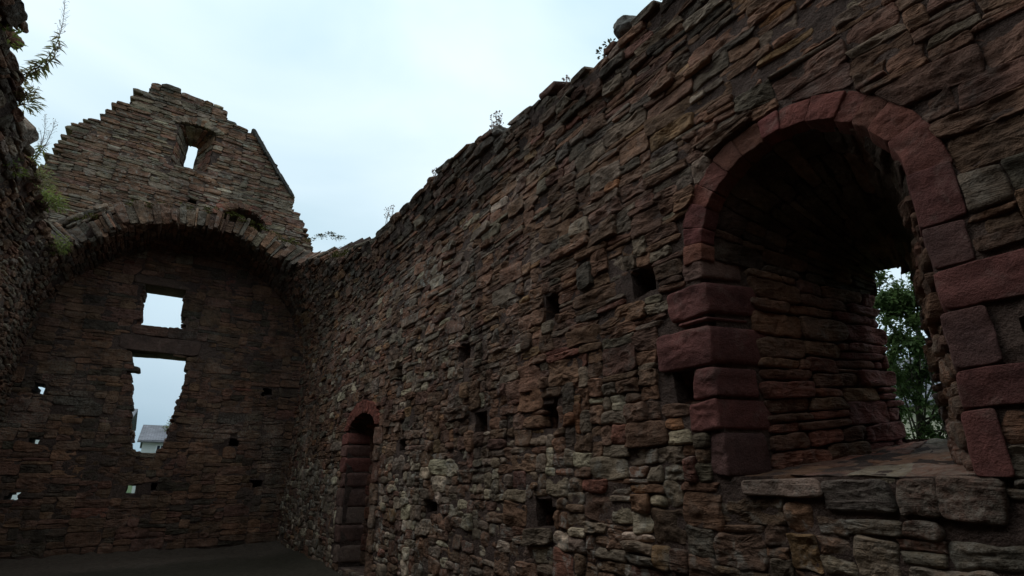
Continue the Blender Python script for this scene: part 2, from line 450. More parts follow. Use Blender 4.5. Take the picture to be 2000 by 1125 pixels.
def core(name, surf, u0, u1, v0, v1, cell, front, back, T, parent, mirrored=False):
    """mortar body of a wall: front and back skins with openings, sides where they end"""
    nu = int((u1 - u0) / cell); nv = int((v1 - v0) / cell)
    gu, gv = np.meshgrid(np.linspace(u0, u1, nu + 1), np.linspace(v0, v1, nv + 1), indexing='ij')
    ju = gu + sn(gu * 9, gv * 9, 3.3) * cell * .35; jv = gv + sn(gu * 9, gv * 9, 8.8) * cell * .35
    nf = -.010 + .009 * sn(gu * 2, gv * 2, 1.7) + .009 * sn(gu * .9, gv * 1.3, 14.7) + .014 * sn(gu * 9, gv * 13, 5.7)
    cu, cv = gu[:-1, :-1] + (u1 - u0) / nu / 2, gv[:-1, :-1] + (v1 - v0) / nv / 2
    mf = front(cu, cv); mb = back(cu, cv)
    VF = surf(ju.ravel(), jv.ravel(), nf.ravel()); VB = surf(ju.ravel(), jv.ravel(), np.full(ju.size, -T))
    idx = np.arange(gu.size).reshape(gu.shape); S = gu.size
    def cells(m): 
        i, j = np.nonzero(m); return np.column_stack([idx[i, j], idx[i + 1, j], idx[i + 1, j + 1], idx[i, j + 1]])
    qs = [cells(mf), cells(mb)[:, ::-1] + S]
    def edges(m):
        e = set()
        i, j = np.nonzero(m)
        p = np.pad(m, 1)
        for di, dj, a, b in ((-1, 0, (0, 1), (0, 0)), (1, 0, (1, 0), (1, 1)), (0, -1, (0, 0), (1, 0)), (0, 1, (1, 1), (0, 1))):
            k = ~p[i + 1 + di, j + 1 + dj]
            for ii, jj in zip(i[k], j[k]): e.add((int(idx[ii + a[0], jj + a[1]]), int(idx[ii + b[0], jj + b[1]])))
        return e
    ef = edges(mf)
    sd = [(b, a, a + S, b + S) for a, b in ef]
    qs.append(np.array(sd, np.int32))
    q = np.concatenate(qs)
    if mirrored: q = q[:, ::-1]
    V = np.concatenate([VF, VB]); used = np.unique(q); remap = -np.ones(len(V), np.int64); remap[used] = np.arange(len(used))
    return mobj(name, mesh_np(name, V[used], remap[q], None, None, False, M_MORTAR), parent)

class Loft:
    """surface between a front and a back outline of an opening; u along the outline, v into the wall (metres)"""
    def __init__(self, fp, bp, toward):
        self.f = np.array(fp, float); self.b = np.array(bp, float)
        d = np.linalg.norm(np.diff(self.f, axis=0), axis=1); self.s = np.concatenate([[0], np.cumsum(d)])
        self.T = float(np.linalg.norm((self.b - self.f).mean(0))); self.c = np.array(toward, float)
    def base(self, u, v):
        A = np.stack([np.interp(u, self.s, self.f[:, k]) for k in range(3)], -1)
        B = np.stack([np.interp(u, self.s, self.b[:, k]) for k in range(3)], -1)
        t = (np.asarray(v) / self.T)[..., None]
        return A * (1 - t) + B * t
    def __call__(self, u, v, n):
        u = np.asarray(u, float); v = np.asarray(v, float); p = self.base(u, v); e = .05
        um = np.clip(u, e + 1e-3, self.s[-1] - e - 1e-3)
        nn = np.cross(self.base(um + e, v) - self.base(um - e, v), self.base(um, v + e) - self.base(um, v - e))
        nn /= np.maximum(np.linalg.norm(nn, axis=-1, keepdims=True), 1e-9)
        sg = np.sign(((self.c - p) * nn).sum(-1, keepdims=True)); sg[sg == 0] = 1
        return p + nn * sg * np.asarray(n)[..., None]
    def mirrored(self):
        u = np.array([self.s[-1] / 2]); v = np.array([self.T / 2]); e = .05
        nn = np.cross(self.base(u + e, v) - self.base(u - e, v), self.base(u, v + e) - self.base(u, v - e))
        return ((self.c - self.base(u, v)) * nn).sum() < 0
    def skin(self, name, parent, n=-.015, v0=0.0):
        us = np.linspace(0, self.s[-1], 60); v = np.linspace(v0, self.T, 14); gu, gv = np.meshgrid(us, v, indexing='ij')
        P = self(gu.ravel(), gv.ravel(), (n + .012 * sn(gu * 9, gv * 9, 4.4)).ravel())
        i = np.arange(P.shape[0]).reshape(gu.shape)
        q = np.column_stack([i[:-1, :-1].ravel(), i[1:, :-1].ravel(), i[1:, 1:].ravel(), i[:-1, 1:].ravel()])
        if self.mirrored(): q = q[:, ::-1]
        return mobj(name, mesh_np(name, P, q, None, None, True, M_MORTAR), parent)

PAL = dict(brown=(.168, .096, .067), umber=(.130, .080, .058), grey=(.178, .142, .116), slate=(.104, .084, .070), pale=(.33, .285, .235),
           ochre=(.20, .125, .072), red=(.172, .076, .058), rust=(.22, .11, .06), plum=(.140, .078, .062), dark=(.07, .053, .043))
def pick(w, jit=.18, lich=(0, .3)):
    ks = list(w.keys()); p = np.array([w[k] for k in ks], float); p /= p.sum()
    c = np.array(PAL[ks[int(RNG.choice(len(ks), p=p))]]) * np.array([1.36, 1.27, 1.14]); c = c * R(1 - jit, 1 + jit) * (1 + RNG.uniform(-.05, .05, 3))
    return np.array([c[0], c[1], c[2], R(*lich)])
def rect(a, b, c, d): return np.array([(a, c), (b, c), (b, d), (a, d)], float)
def arr(l): return np.array(l, float)

# ------------------------------------------------------------------ the setting: ground, floor
def grid_sheet(name, x0, x1, y0, y1, z, n, amp, mat, sc=.8):
    gx, gy = np.meshgrid(np.linspace(x0, x1, n), np.linspace(y0, y1, n), indexing='ij')
    gz = z + amp * sn(gx * sc, gy * sc, 2.2) + amp * .4 * sn(gx * sc * 4, gy * sc * 4, 6.2)
    if name == 'earth_floor': gz = gz - .07 + .08 * np.clip((np.abs(gx) - 2.3) / .7, 0, 1) ** 2 + .035 * sn(gx * 6, gy * 6, 4.2) + .05 * np.clip((gy - 15.3) / .7, 0, 1)
    i = np.arange(n * n).reshape(n, n)
    q = np.column_stack([i[:-1, :-1].ravel(), i[1:, :-1].ravel(), i[1:, 1:].ravel(), i[:-1, 1:].ravel()])
    o = mobj(name, mesh_np(name, np.column_stack([gx.ravel(), gy.ravel(), gz.ravel()]), q, None, None, True, mat)); o['kind'] = 'structure'
    return o
grid_sheet('ground', -1500, 1500, -1500, 1500, -.12, 40, 0, M_GRASS)
fl = grid_sheet('earth_floor', -3.6, 3.6, -8, 16.4, .02, 120, .045, M_FLOOR)

# ------------------------------------------------------------------ long wall with the arched window
XW = 3.05; TW = 1.4
def bulge_r(y, z): return .05 * sn(y * .35, z * .5, 2.5)
VR, VZ = 3.11, 4.43                                        # the hall was barrel vaulted: the wall heads curve inwards above the springing
def haunch(v, lim):
    t = np.clip((np.asarray(v, float) - VZ) / VR, 0, .97); x = VR * np.sqrt(1 - t * t); on = x < lim
    ph = np.where(on, np.arcsin(t), 0.0)
    return np.where(on, lim - x, 0.0), ph
def S_R(u, v, n):
    off, ph = haunch(v, XW); n = np.asarray(n, float)
    return np.stack([XW - off - n * np.cos(ph) - bulge_r(u, v), u + 0 * n, v - n * np.sin(ph)], -1)
TOP_R = arr([(-9, 5.4), (0, 5.42), (2.1, 5.45), (2.57, 5.51), (3.08, 5.49), (3.48, 5.53), (4.0, 5.63), (4.41, 5.64), (4.84, 5.72), (5.58, 5.84), (6.17, 5.91), (6.97, 5.95),
             (7.79, 5.91), (8.71, 5.99), (10.06, 6.12), (10.88, 6.16), (11.49, 6.34), (12.0, 6.5), (13.2, 6.62), (17.2, 6.62)])
def top_r(y): return np.interp(y, TOP_R[:, 0], TOP_R[:, 1])
WC = (1.5, 3.1)                                             # centre of the window arch
def arc(c, r, a0, a1, n): return [(c[0] + r * math.cos(math.radians(a)), c[1] + r * math.sin(math.radians(a))) for a in np.linspace(a0, a1, n)]
WIN_HOLE = arr([(2.20, 1.58), (2.20, 3.1)] + arc(WC, .70, 0, 180, 25) + [(.84, 3.1), (.88, 1.58)])
RING_OUT = arr(arc(WC, .82, 0, 180, 25))
SLIT = arr([(1.72, 1.84), (1.68, 2.95), (1.62, 3.12), (1.52, 3.15), (1.42, 3.06), (1.38, 2.9), (1.46, 1.84)])
QL = [(2.17, 2.34, 2.935, 3.105, 'brick'), (2.17, 2.50, 2.665, 2.925, 'red'), (2.17, 2.43, 2.625, 2.66, 'red'), (2.17, 2.66, 2.315, 2.618, 'red'), (2.17, 2.365, 2.105, 2.305, 'red'), (2.17, 2.43, 1.885, 2.095, 'red'), (2.17, 2.30, 1.61, 1.875, 'plum')]
QR = [(.68, .87, 2.79, 3.10, 'red'), (.70, .87, 2.565, 2.785, 'plum'), (.42, .875, 2.355, 2.56, 'red'), (.72, .89, 2.075, 2.35, 'plum'), (.56, .91, 1.895, 2.07, 'red'), (.80, .93, 1.60, 1.89, 'red')]
SILL_ST = [(1.62, 2.09, 1.50, 1.595), (1.28, 1.615, 1.44, 1.585), (1.10, 1.27, 1.43, 1.60), (.86, 1.09, 1.42, 1.61)]
HOLES_R = [(2.64, 2.83, 2.99, 3.20), (3.86, 4.04, 3.12, 3.31), (5.70, 5.96, 3.01, 3.25), (7.86, 8.08, 3.02, 3.28), (2.37, 2.52, 2.115, 2.285),
           (3.94, 4.12, 2.05, 2.28), (5.28, 5.52, 2.13, 2.31), (7.62, 7.82, 1.98, 2.12), (4.02, 4.28, 1.18, 1.36), (6.5, 6.72, 1.17, 1.30), (.42, .60, 2.07, 2.22), (-1.2, -1.0, 3.0, 3.2), (-1.4, -1.2, 2.1, 2.3)]
def rough_rect(a, b, c, d):
    k = .018
    k2 = min(b - a, d - c) * .13
    return arr([(a + R(-k, k), c + R(-k, k)), ((a + b) / 2, c + R(-k2, k2)), (b + R(-k, k), c + R(-k, k)), (b + R(-k2, k2), (c + d) / 2), (b + R(-k2, k), d + R(-k2, k)), ((a + b) / 2 + R(-k, k), d + R(-k2, k2)), (a + R(-k, k), d + R(-k2, k)), (a + R(-k2, k2), (c + d) / 2)])
HOLES_R = [rough_rect(h[0] - .03, h[1] + .03, h[2] - .02, h[3] + .02) for h in HOLES_R]
DC = (9.74, 2.45)
def dseg(r0, rise, n=15, half=.765): return [(DC[0] + half * math.cos(math.radians(a)), DC[1] + rise * math.sin(math.radians(a))) for a in np.linspace(0, 180, n)]
DOOR = arr([(10.505, .12)] + dseg(0, .26) + [(8.97, .12)])
DOOR_RING = arr([(10.76, 2.42)] + dseg(0, .50, 15, 1.0) + [(8.72, 2.42)])
DQ_N = [(8.72, 8.97, z0, z1) for z0, z1 in ((2.12, 2.40), (1.86, 2.11), (1.52, 1.85), (1.2, 1.51), (.86, 1.19), (.5, .85), (.14, .49))]
DQ_N = [(a - R(0, .12), b, c, d) for a, b, c, d in DQ_N]
DQ_F = [(10.505, 10.78 + R(-.08, .12), z0, z1) for z0, z1 in ((2.2, 2.41), (1.98, 2.19), (1.7, 1.97), (1.42, 1.69), (1.1, 1.41), (.8, 1.09), (.46, .79), (.14, .45))]

wall_r = empty('hall_wall', (XW, 6, 0))
tag(wall_r, 'long red sandstone rubble wall with deep arched window and small dark holes', 'wall')
def put(parent_empty):                                      # child transforms are in world space: undo the parent's offset
    for ch in parent_empty.children: ch.location = Vector(ch.location) - parent_empty.location
def tilt_r(u, v): return v + .014 * (u - 3.0) * np.clip((v - 2.2) / 3.4, 0, 1)
def warp_r(P):
    u, v = P[:, 0], P[:, 1]
    return np.column_stack([u + .035 * sn(u * 1.3, v * 1.3, 4.1), tilt_r(u, v) + .03 * sn(u * .8, v * 1.1, 9.3) + .015 * sn(u * 2.7, v * 3, 3.3)])
def size_r(u, v):
    g = RNG.random()
    if u < .85 and 1.4 < v < 3.7: return (R(.3, .62), R(.12, .24)) if g < .6 else (R(.18, .4), R(.05, .11))
    if v > 3.75 and v < 4.9 and g < .3: return R(.2, .56), R(.10, .19)
    if v > 3.75: return (R(.28, .6), R(.10, .16)) if g < .12 else (R(.12, .44), R(.04, .095))
    if v > 4.7:
        if g < .10: return R(.3, .62), R(.12, .2)
        return R(.14, .42), R(.035, .09)
    if v > 2.6:
        if g < .13: return R(.28, .56), R(.13, .23)
        if g < .34: return R(.12, .24), R(.09, .17)
        return R(.14, .44), R(.04, .10)
    if g < .13: return R(.26, .46), R(.16, .25)
    if g < .45: return R(.12, .24), R(.10, .18)
    return R(.14, .38), R(.06, .13)
def col_r(u, v):
    lp = .12 + .5 * max(0, sn(u * .55, v * .7, 33.3)) ** 1.2
    w = dict(brown=3.4, umber=2.6, grey=1.8, plum=1.1, ochre=.35, rust=.15, red=.15, pale=.2, slate=.5)
    if v > top_r(u) - .9: w.update(slate=2.6, dark=2.0, grey=1.6, umber=2.4, rust=.1, red=.1, pale=.05); 
    if v < 1.9 and u > 2.6: w.update(grey=4.5, pale=2.4, brown=2, ochre=.1, rust=.0, red=.05); lp += .4
    if v < 1.6 and u < 3.0: w.update(plum=2.2, grey=1.5, ochre=.8)
    if 5.5 < u < 12.5 and 2.8 < v < 5.0: w.update(pale=.9, grey=3.2); lp += .2
    return pick(w, .2, (0, min(.85, lp * 1.6)))
MR = Masonry(S_R, True)
NOGO = [RING_OUT, WIN_HOLE, DOOR, DOOR_RING] + [rect(*q[:4]) for q in QL + QR] + [rect(*q) for q in SILL_ST + DQ_N + DQ_F]
SLABPOLY = arr([(1.60, 3.93), (1.98, 3.83), (2.06, 3.98), (1.62, 4.02)])
NOGO.append(SLABPOLY)
NG1 = NoGo(HOLES_R, (-.012, .008)); NG2 = NoGo(NOGO, (-.004, .004))
for a, b, c, d in layout(-2.8, 16.2, 0, 6.9, size_r):
    P = warp_r(np.array([(a, c), ((a + b) / 2, c), (b, c), (b, (c + d) / 2), (b, d), ((a + b) / 2, d), (a, d), (a, (c + d) / 2)], float))
    ce = P.mean(0)
    if ce[1] > top_r(ce[0]) + R(-.05, .05): continue
    if ce[0] < -1.0 and RNG.random() < 0: continue
    P = NG2(NG1(P))
    if P is None: continue
    near_top = ce[1] > top_r(ce[0]) - .35
    low = ce[1] < 2.2
    pr = (R(-.003, .02) if ce[1] < 3.3 else R(-.006, .025)) if not near_top else R(-.02, .045)
    if ce[0] < .85: pr = R(-.002, .014)
    if RNG.random() < .07: pr += .03
    MR.add(P, col_r(*ce), pr, -.45 if near_top else -.09, R(.012, .03) if low else R(.006, .016), R(.001, .006), 1.2 if not low else 1.0, R(.6, 1.0) if low else R(.35, .65))
for h in HOLES_R:
    (y0_, z0_), (y1_, z1_) = h.min(0), h.max(0)
    MR.add(rect(y1_ - .03, y1_ + .10, z0_ - .02, (z0_ + z1_) / 2), pick(dict(brown=1, plum=1)), -.12, -.5, .02, .002, 1.2, .8)
    MR.add(rect(y1_ - .025, y1_ + .10, (z0_ + z1_) / 2, z1_ + .03), pick(dict(brown=1, umber=1)), -.14, -.5, .02, .002, 1.2, .8)
    MR.add(rect(y0_ - .05, y1_ + .05, z0_ - .10, z0_ + .02), pick(dict(brown=1, plum=1)), -.10, -.5, .02, .002, 1.2, .8)
    MR.add(rect(y0_ - .05, y1_ + .05, z1_ - .015, z1_ + .1), pick(dict(umber=1)), -.12, -.5, .02, .002, 1.2, .8)
# ragged second row set back on the wall head
u = -2.8
while u < 11.2:
    w = R(.14, .34); h = R(.03, .07); t = float(top_r(u + w / 2)) + R(-.12, -.01)
    MR.add(rect(u, u + w, t - .05, t + h), pick(dict(slate=2, dark=2, grey=1.2, umber=1)), -R(.12, .35), -.8, .04, .004, 1.3, 1.4); u += w * R(.8, 1.3)
# voussoirs of the window arch
def S_RV(u, v, n):
    u = np.asarray(u, float); v = np.asarray(v, float); n = np.asarray(n, float); d = np.maximum(0, -n) / TW * .97
    th = np.arctan2(v - WC[1], u - WC[0])
    return S_R(u + (1.53 + .15 * np.cos(th) - WC[0] - .645 * np.cos(th)) * d, v + (2.92 + .21 * np.sin(th) - WC[1] - .645 * np.sin(th)) * d, n)
ang = [-2.0]
while ang[-1] < 172: ang.append(ang[-1] + R(9.0, 15.5))
ang[-1] = 182.0
for a0, a1 in zip(ang[:-1], ang[1:]):
    ro = .82 + R(-.018, .02); ri = .645 + R(-.008, .008)
    aa = np.radians(np.linspace(a0, a1, 4))
    P = np.concatenate([np.column_stack([WC[0] + ro * np.cos(aa), WC[1] + ro * np.sin(aa)]), np.column_stack([WC[0] + ri * np.cos(aa[::-1]), WC[1] + ri * np.sin(aa[::-1])])])
    c = np.array([.225, .077 * R(.9, 1.2), .060 * R(.9, 1.15), .0]) * R(.68, 1.0); c[3] = R(0, .12)
    MR.add(P, c, R(.008, .024), -.09, .010, .002, .6, .3, keep=True, name='voussoir', surf=S_RV, boost=1, mat=M_DRESS, flat=0)
def S_RL(u, v, n): n = np.asarray(n); return S_R(u - .30 * np.maximum(0, -n), v, n)
def S_RR(u, v, n): n = np.asarray(n); return S_R(u + .33 * np.maximum(0, -n), v, n)
QCOL = dict(red=(.185, .070, .060), plum=(.148, .074, .064), brick=(.17, .095, .074))
for k, (a, b, c, d, cn) in enumerate(QL):
    cc = np.array(QCOL[cn] + (.05,)) * R(.74, 1.1)
    MR.add(rect(a - R(0, .015), b, c, d), cc, R(.008, .022), -.30 - .14 * (k % 2), .02, .003, .9, .7, keep=True, name='quoin', surf=S_RL, boost=1, mat=M_DRESS, flat=0)
for k, (a, b, c, d, cn) in enumerate(QR):
    cc = np.array(QCOL[cn] + (.05,)) * R(.72, .9)
    MR.add(rect(a, b + R(0, .01), c, d), cc, R(.008, .016), -.26 - .12 * (k % 2), .008, .0025, .4, .3, keep=True, name='quoin', surf=S_RR, boost=1, mat=M_DRESS, flat=0)
for k, (a, b, c, d) in enumerate(SILL_ST):
    cc = np.array([(.30, .21, .17, .45), (.13, .10, .085, .1), (.20, .12, .09, .15), (.21, .13, .10, .2)][k])
    MR.add(rect(a, b, c, d), cc, [.024, .014, .012, .012][k], -.4, .016, .003, .8, .7, keep=True, name='sill_stone', boost=1)
# laminated slab beside the arch, several thin leaves
for k in range(6):
    t0, t1 = k / 6, (k + 1) / 6
    f = lambda p, q, t: (p[0] * (1 - t) + q[0] * t, p[1] * (1 - t) + q[1] * t)
    P = arr([f(SLABPOLY[0], SLABPOLY[3], t0), f(SLABPOLY[1], SLABPOLY[2], t0), f(SLABPOLY[1], SLABPOLY[2], t1 * .96), f(SLABPOLY[0], SLABPOLY[3], t1 * .96)])
    P[1:3, 0] += R(-.03, .03)
    MR.add(P, np.array([.20, .12, .08, .25]) * R(.7, 1.1), .03 + R(0, .035), -.1, .008, .001, 1, .5, keep=True, name='slab_leaf', boost=1)
# small doorway: narrow voussoirs and jambs
aa_ = np.linspace(0, 180, 18)
for a0, a1 in zip(aa_[:-1], aa_[1:]):
    t = np.radians([a0, a1]); ro = 1 + R(-.02, .02)
    P = arr([(DC[0] + .765 * math.cos(t[0]), DC[1] + .26 * math.sin(t[0])), (DC[0] + 1.0 * ro * math.cos(t[0]), DC[1] + .5 * ro * math.sin(t[0])),
             (DC[0] + 1.0 * ro * math.cos(t[1]), DC[1] + .5 * ro * math.sin(t[1])), (DC[0] + .765 * math.cos(t[1]), DC[1] + .26 * math.sin(t[1]))])
    MR.add(P, np.array([.24, .078, .056, .05]) * R(.8, 1.15), R(.015, .035), -.3, .008, .003, .5, .4, keep=True, name='voussoir', boost=1)
for a, b, c, d in DQ_N: MR.add(rect(a, b, c, d), pick(dict(grey=1, umber=1.2, brown=1, plum=1)), R(.01, .03), -.3, .02, .006, .8, .8, keep=True, name='quoin', boost=1)
def S_RD(u, v, n): n = np.asarray(n); return S_R(u - .29 * np.maximum(0, -n), v, n)
for k, (a, b, c, d) in enumerate(DQ_F):
    MR.add(rect(a, b, c, d), np.array([(.20, .07, .055, .1), (.15, .075, .06, .1)][k % 2] if k < 4 else [(.13, .072, .058, .2), (.15, .10, .08, .25)][k % 2]) * R(.85, 1.15), R(.01, .03), -.46, .02, .004, .8, .6, keep=True, name='quoin', surf=S_RD, boost=1, mat=M_DRESS, flat=0)
n1 = MR.build(wall_r, 330)

def multi(polys):
    def f(u, v):
        m = np.zeros(np.shape(u), bool)
        for p in polys: m |= in_poly(u, v, p)
        return m
    return f
opR = multi(HOLES_R + [WIN_HOLE, DOOR]); opRb = multi([SLIT])
core('mortar_core', S_R, -4.0, 17.4, -.2, 6.9, .06, lambda u, v: (v < top_r(u) - .08) & ~opR(u, v), lambda u, v: (v < top_r(u) - .13) & ~opRb(u, v), TW, wall_r, True)

# embrasure of the window: splayed sides and sloping half-cone vault
def stp(x, pts): return [(x, p[0], p[1]) for p in pts]
def subdiv(a, b, n): return [(a[0] + (b[0] - a[0]) * i / n, a[1] + (b[1] - a[1]) * i / n) for i in range(n)]
BKC = (1.53, 2.92); BKR = (.15, .21)
bk_arc = [(BKC[0] + BKR[0] * math.cos(math.radians(a)), BKC[1] + BKR[1] * math.sin(math.radians(a))) for a in np.linspace(0, 180, 17)]
bk = subdiv((1.71, 1.80), (1.68, 2.92), 8) + bk_arc + subdiv((1.38, 2.9), (1.46, 1.80), 8) + [(1.46, 1.80)]
fr = subdiv((2.17, 1.58), (2.147, 3.1), 8) + arc(WC, .647, 0, 180, 17) + subdiv((.86, 3.08), (.93, 1.58), 8) + [(.93, 1.58)]
LW = Loft(stp(XW, fr), stp(XW + TW, bk), (XW + .8, 1.42, 2.5))
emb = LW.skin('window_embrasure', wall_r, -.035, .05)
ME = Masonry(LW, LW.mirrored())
L_j = 1.52; L_a = LW.s[-1] - 2 * L_j
def size_e(u, v):
    g = RNG.random()
    return (R(.14, .24), R(.3, .55)) if g < .3 else (R(.06, .14), R(.18, .42))
for a, b, c, d in layout(0, L_j, .34, LW.T - .0, size_e):          # far side, seen square on
    ce = ((a + b) / 2, (c + d) / 2)
    MRcol = np.array(QCOL['red'] + (.1,)) if d > LW.T - .12 else pick(dict(brown=2, plum=2, umber=2, red=.8), .2, (0, .2))
    ME.add(rect(a, b, c, min(d, LW.T + R(-.03, .06))), MRcol, R(.0, .03), -.1, .018, .006, 1, .9, name='reveal_stone')
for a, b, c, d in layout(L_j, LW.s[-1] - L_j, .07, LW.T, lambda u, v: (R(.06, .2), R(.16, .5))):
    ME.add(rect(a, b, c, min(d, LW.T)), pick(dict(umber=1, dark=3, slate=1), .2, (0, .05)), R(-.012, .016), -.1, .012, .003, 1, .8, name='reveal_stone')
for a, b, c, d in layout(LW.s[-1] - L_j, LW.s[-1], .14, LW.T, lambda u, v: (R(.06, .16), R(.12, .3))):
    ME.add(rect(a, b, c, min(d, LW.T)), pick(dict(brown=2, plum=2, umber=2), .2, (0, .2)), R(-.01, .04), -.1, .02, .005, 1.2, 1, name='reveal_stone')
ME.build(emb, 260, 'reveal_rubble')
# sloping sill of flags in mortar
def S_SILL(u, v, n):
    u = np.asarray(u); v = np.asarray(v); t = np.clip(v / TW, 0, 1)
    return np.stack([XW - .02 + v, 1.55 + .03 * t + (u - 1.55) * (1 - .72 * t), 1.60 + .235 * t ** 1.2 + n + .012 * sn(u * 5, v * 5, 7)], -1)
gu, gv = np.meshgrid(np.linspace(.86, 2.24, 24), np.linspace(.04, TW + .04, 24), indexing='ij')
P = S_SILL(gu.ravel(), gv.ravel(), (.008 * sn(gu * 14, gv * 14, 2)).ravel()); i = np.arange(P.shape[0]).reshape(gu.shape)
sill = mobj('window_sill', mesh_np('window_sill', P, np.column_stack([i[:-1, :-1].ravel(), i[1:, :-1].ravel(), i[1:, 1:].ravel(), i[:-1, 1:].ravel()]), None, None, True, M_MORTAR), wall_r)
MS = Masonry(S_SILL, False)
for a, b, c, d in layout(.92, 2.16, .05, TW + .02, lambda u, v: (R(.22, .55), R(.16, .42))):
    MS.add(rect(a, b, c, min(d, TW + .03)), pick(dict(plum=2.4, red=1, brown=1, grey=.8), .12, (.05, .35)), R(.0, .007), -.05, .012, .008, .4, 1.3, name='sill_flag')
MS.build(sill, 200, 'sill_rubble')
# doorway lining
df = subdiv((10.505, .1), (10.505, 2.45), 6) + dseg(0, .26, 13)[::-1] + subdiv((8.975, 2.44), (8.975, .1), 6) + [(8.975, .1)]
db = subdiv((10.12, .1), (10.12, 2.2), 6) + [(9.62 + .5 * math.cos(math.radians(a)), 2.2 + .16 * math.sin(math.radians(a))) for a in np.linspace(0, 180, 13)] + subdiv((9.12, 2.19), (9.12, .1), 6) + [(9.12, .1)]
LD = Loft(stp(XW, df[:6] + dseg(0, .26, 13) + df[-7:]), stp(XW + 1.15, db), (XW + .6, 9.7, 1.3))
dl = LD.skin('doorway_lining', wall_r, -.04, .1)
MD = Masonry(LD, LD.mirrored())
for a, b, c, d in layout(0, 2.35, .40, LD.T, lambda u, v: (R(.12, .32), R(.22, .5))):
    MD.add(rect(a, b, c, min(d, LD.T)), pick(dict(red=1.5, plum=2, umber=1)), R(0, .03), -.08, .02, .006, 1, .9, name='reveal_stone')
for a, b, c, d in layout(2.35, LD.s[-1], .28, LD.T, lambda u, v: (R(.08, .2), R(.22, .5))):
    MD.add(rect(a, b, c, min(d, LD.T)), pick(dict(red=1, plum=2, umber=2)), R(0, .03), -.08, .02, .006, 1, .9, name='reveal_stone')
def S_DB(u, v, n): return np.stack([XW + 1.12 - np.asarray(n), np.asarray(u, float), np.asarray(v, float)], -1)
for a, b, c, d in layout(9.05, 10.2, .05, 2.4, lambda u, v: (R(.18, .45), R(.12, .3))):
    MD.add(rect(a, b, c, d), pick(dict(red=1.2, plum=2, umber=1.4)), R(0, .03), -.1, .02, .006, 1, .8, name='blocking_stone', surf=S_DB, mir=True)
gu, gv = np.meshgrid(np.linspace(8.95, 10.3, 8), np.linspace(0, 2.5, 10), indexing='ij'); P = S_DB(gu.ravel(), gv.ravel(), np.full(gu.size, -.02)); i = np.arange(80).reshape(8, 10)
mobj('blocking_mortar', mesh_np('blocking_mortar', P, np.column_stack([i[:-1, :-1].ravel(), i[:-1, 1:].ravel(), i[1:, 1:].ravel(), i[1:, :-1].ravel()]), None, None, True, M_MORTAR), dl)
MD.build(dl, 120, 'reveal_rubble')
put(wall_r)

# ------------------------------------------------------------------ gable end wall
YG = 16.0; TG = .85
def S_G(u, v, n): return np.stack([np.asarray(u, float), YG - n - .05 * sn(np.asarray(u) * .5, np.asarray(v) * .4, 12.5), np.asarray(v, float)], -1)
GAB = arr([(-4.3, -.5), (-4.3, 8.3), (-3.95, 8.9), (-3.75, 9.56), (-3.58, 10.07), (-3.52, 10.40), (-3.22, 10.68), (-2.86, 11.15), (-2.73, 11.47), (-2.38, 11.95), (-1.98, 12.44),
           (-1.56, 12.63), (-1.32, 12.52), (-.73, 12.47), (-.30, 12.40), (.13, 11.98), (.74, 11.74), (1.97, 10.10), (2.2, 9.76), (2.45, 9.3), (2.66, 8.86), (2.93, 8.31), (3.1, 7.9), (4.4, 7.7), (4.4, -.5)])
_g = []
for k in range(len(GAB) - 1):
    p, q = GAB[k], GAB[k + 1]; m = max(1, int(np.hypot(*(q - p)) / .22))
    for j in range(m):
        t = p + (q - p) * j / m
        if t[1] > 8.2: t = t + np.array([sn(t[0] * 2.3, t[1] * 2.3, 41.), sn(t[0] * 2.3, t[1] * 2.3, 47.)]) * .10 * (0 if .7 < t[0] < 2.0 else 1)
        _g.append(t)
GAB = np.array(_g + [GAB[-1]])
UPW = arr([(-.99, 5.29), (-.06, 5.35), (-.14, 5.9), (-.22, 6.39), (-.6, 6.42), (-1.07, 6.40), (-1.04, 5.9)])
LOW = arr([(-1.06, 4.55), (.21, 4.60), (.27, 4.23), (.25, 3.96), (.24, 3.66), (.17, 3.45), (.14, 3.02), (.13, 2.86), (.09, 2.47), (.04, 2.17), (-.25, 2.12), (-.51, 2.17), (-.57, 2.58), (-.67, 2.85), (-.71, 3.13), (-.79, 3.54), (-.9, 3.94), (-.97, 4.27)])
GWIN = arr([(-1.26, 10.02), (-.31, 10.05), (-.31, 11.40), (-.55, 11.47), (-.9, 11.47), (-1.26, 11.38)])
GSLIT = arr([(-.97, 10.1), (-.69, 10.1), (-.69, 11.22), (-.97, 11.22)])
FIRE = arr([(.22, 8.2), (1.42, 8.2), (1.42, 8.86), (1.15, 9.08), (.82, 9.16), (.5, 9.08), (.22, 8.9)])
THRU = [rough_rect(-2.66, -2.44, 3.44, 3.66), rough_rect(-2.46, -2.24, 2.27, 2.47), rough_rect(-2.58, -2.34, 1.15, 1.28), rough_rect(-.46, -.26, 1.22, 1.44)]
BLIND = [rough_rect(2.12, 2.40, 3.74, 3.97), rough_rect(1.50, 1.76, 2.40, 2.58), rough_rect(2.22, 2.48, 1.35, 1.56), rough_rect(-.62, -.4, 8.94, 9.1), rough_rect(.0, .15, 1.3, 1.5)]
LINT3 = rect(-1.34, .06, 6.4, 6.62); LINT = rect(-1.32, .44, 4.62, 5.02); LINT2 = rect(-1.15, .30, 5.03, 5.28)
wall_g = empty('gable_wall', (0, YG, 0)); tag(wall_g, 'tall broken gable end wall with two sky-filled windows and a slit high up', 'wall')
def size_g(u, v):
    g = RNG.random()
    if v > 7.2: return (R(.2, .6), R(.05, .11)) if g > .1 else (R(.3, .6), R(.11, .17))
    if g < .2: return R(.4, .8), R(.18, .30)
    if g < .4: return R(.18, .34), R(.14, .22)
    return R(.22, .6), R(.07, .15)
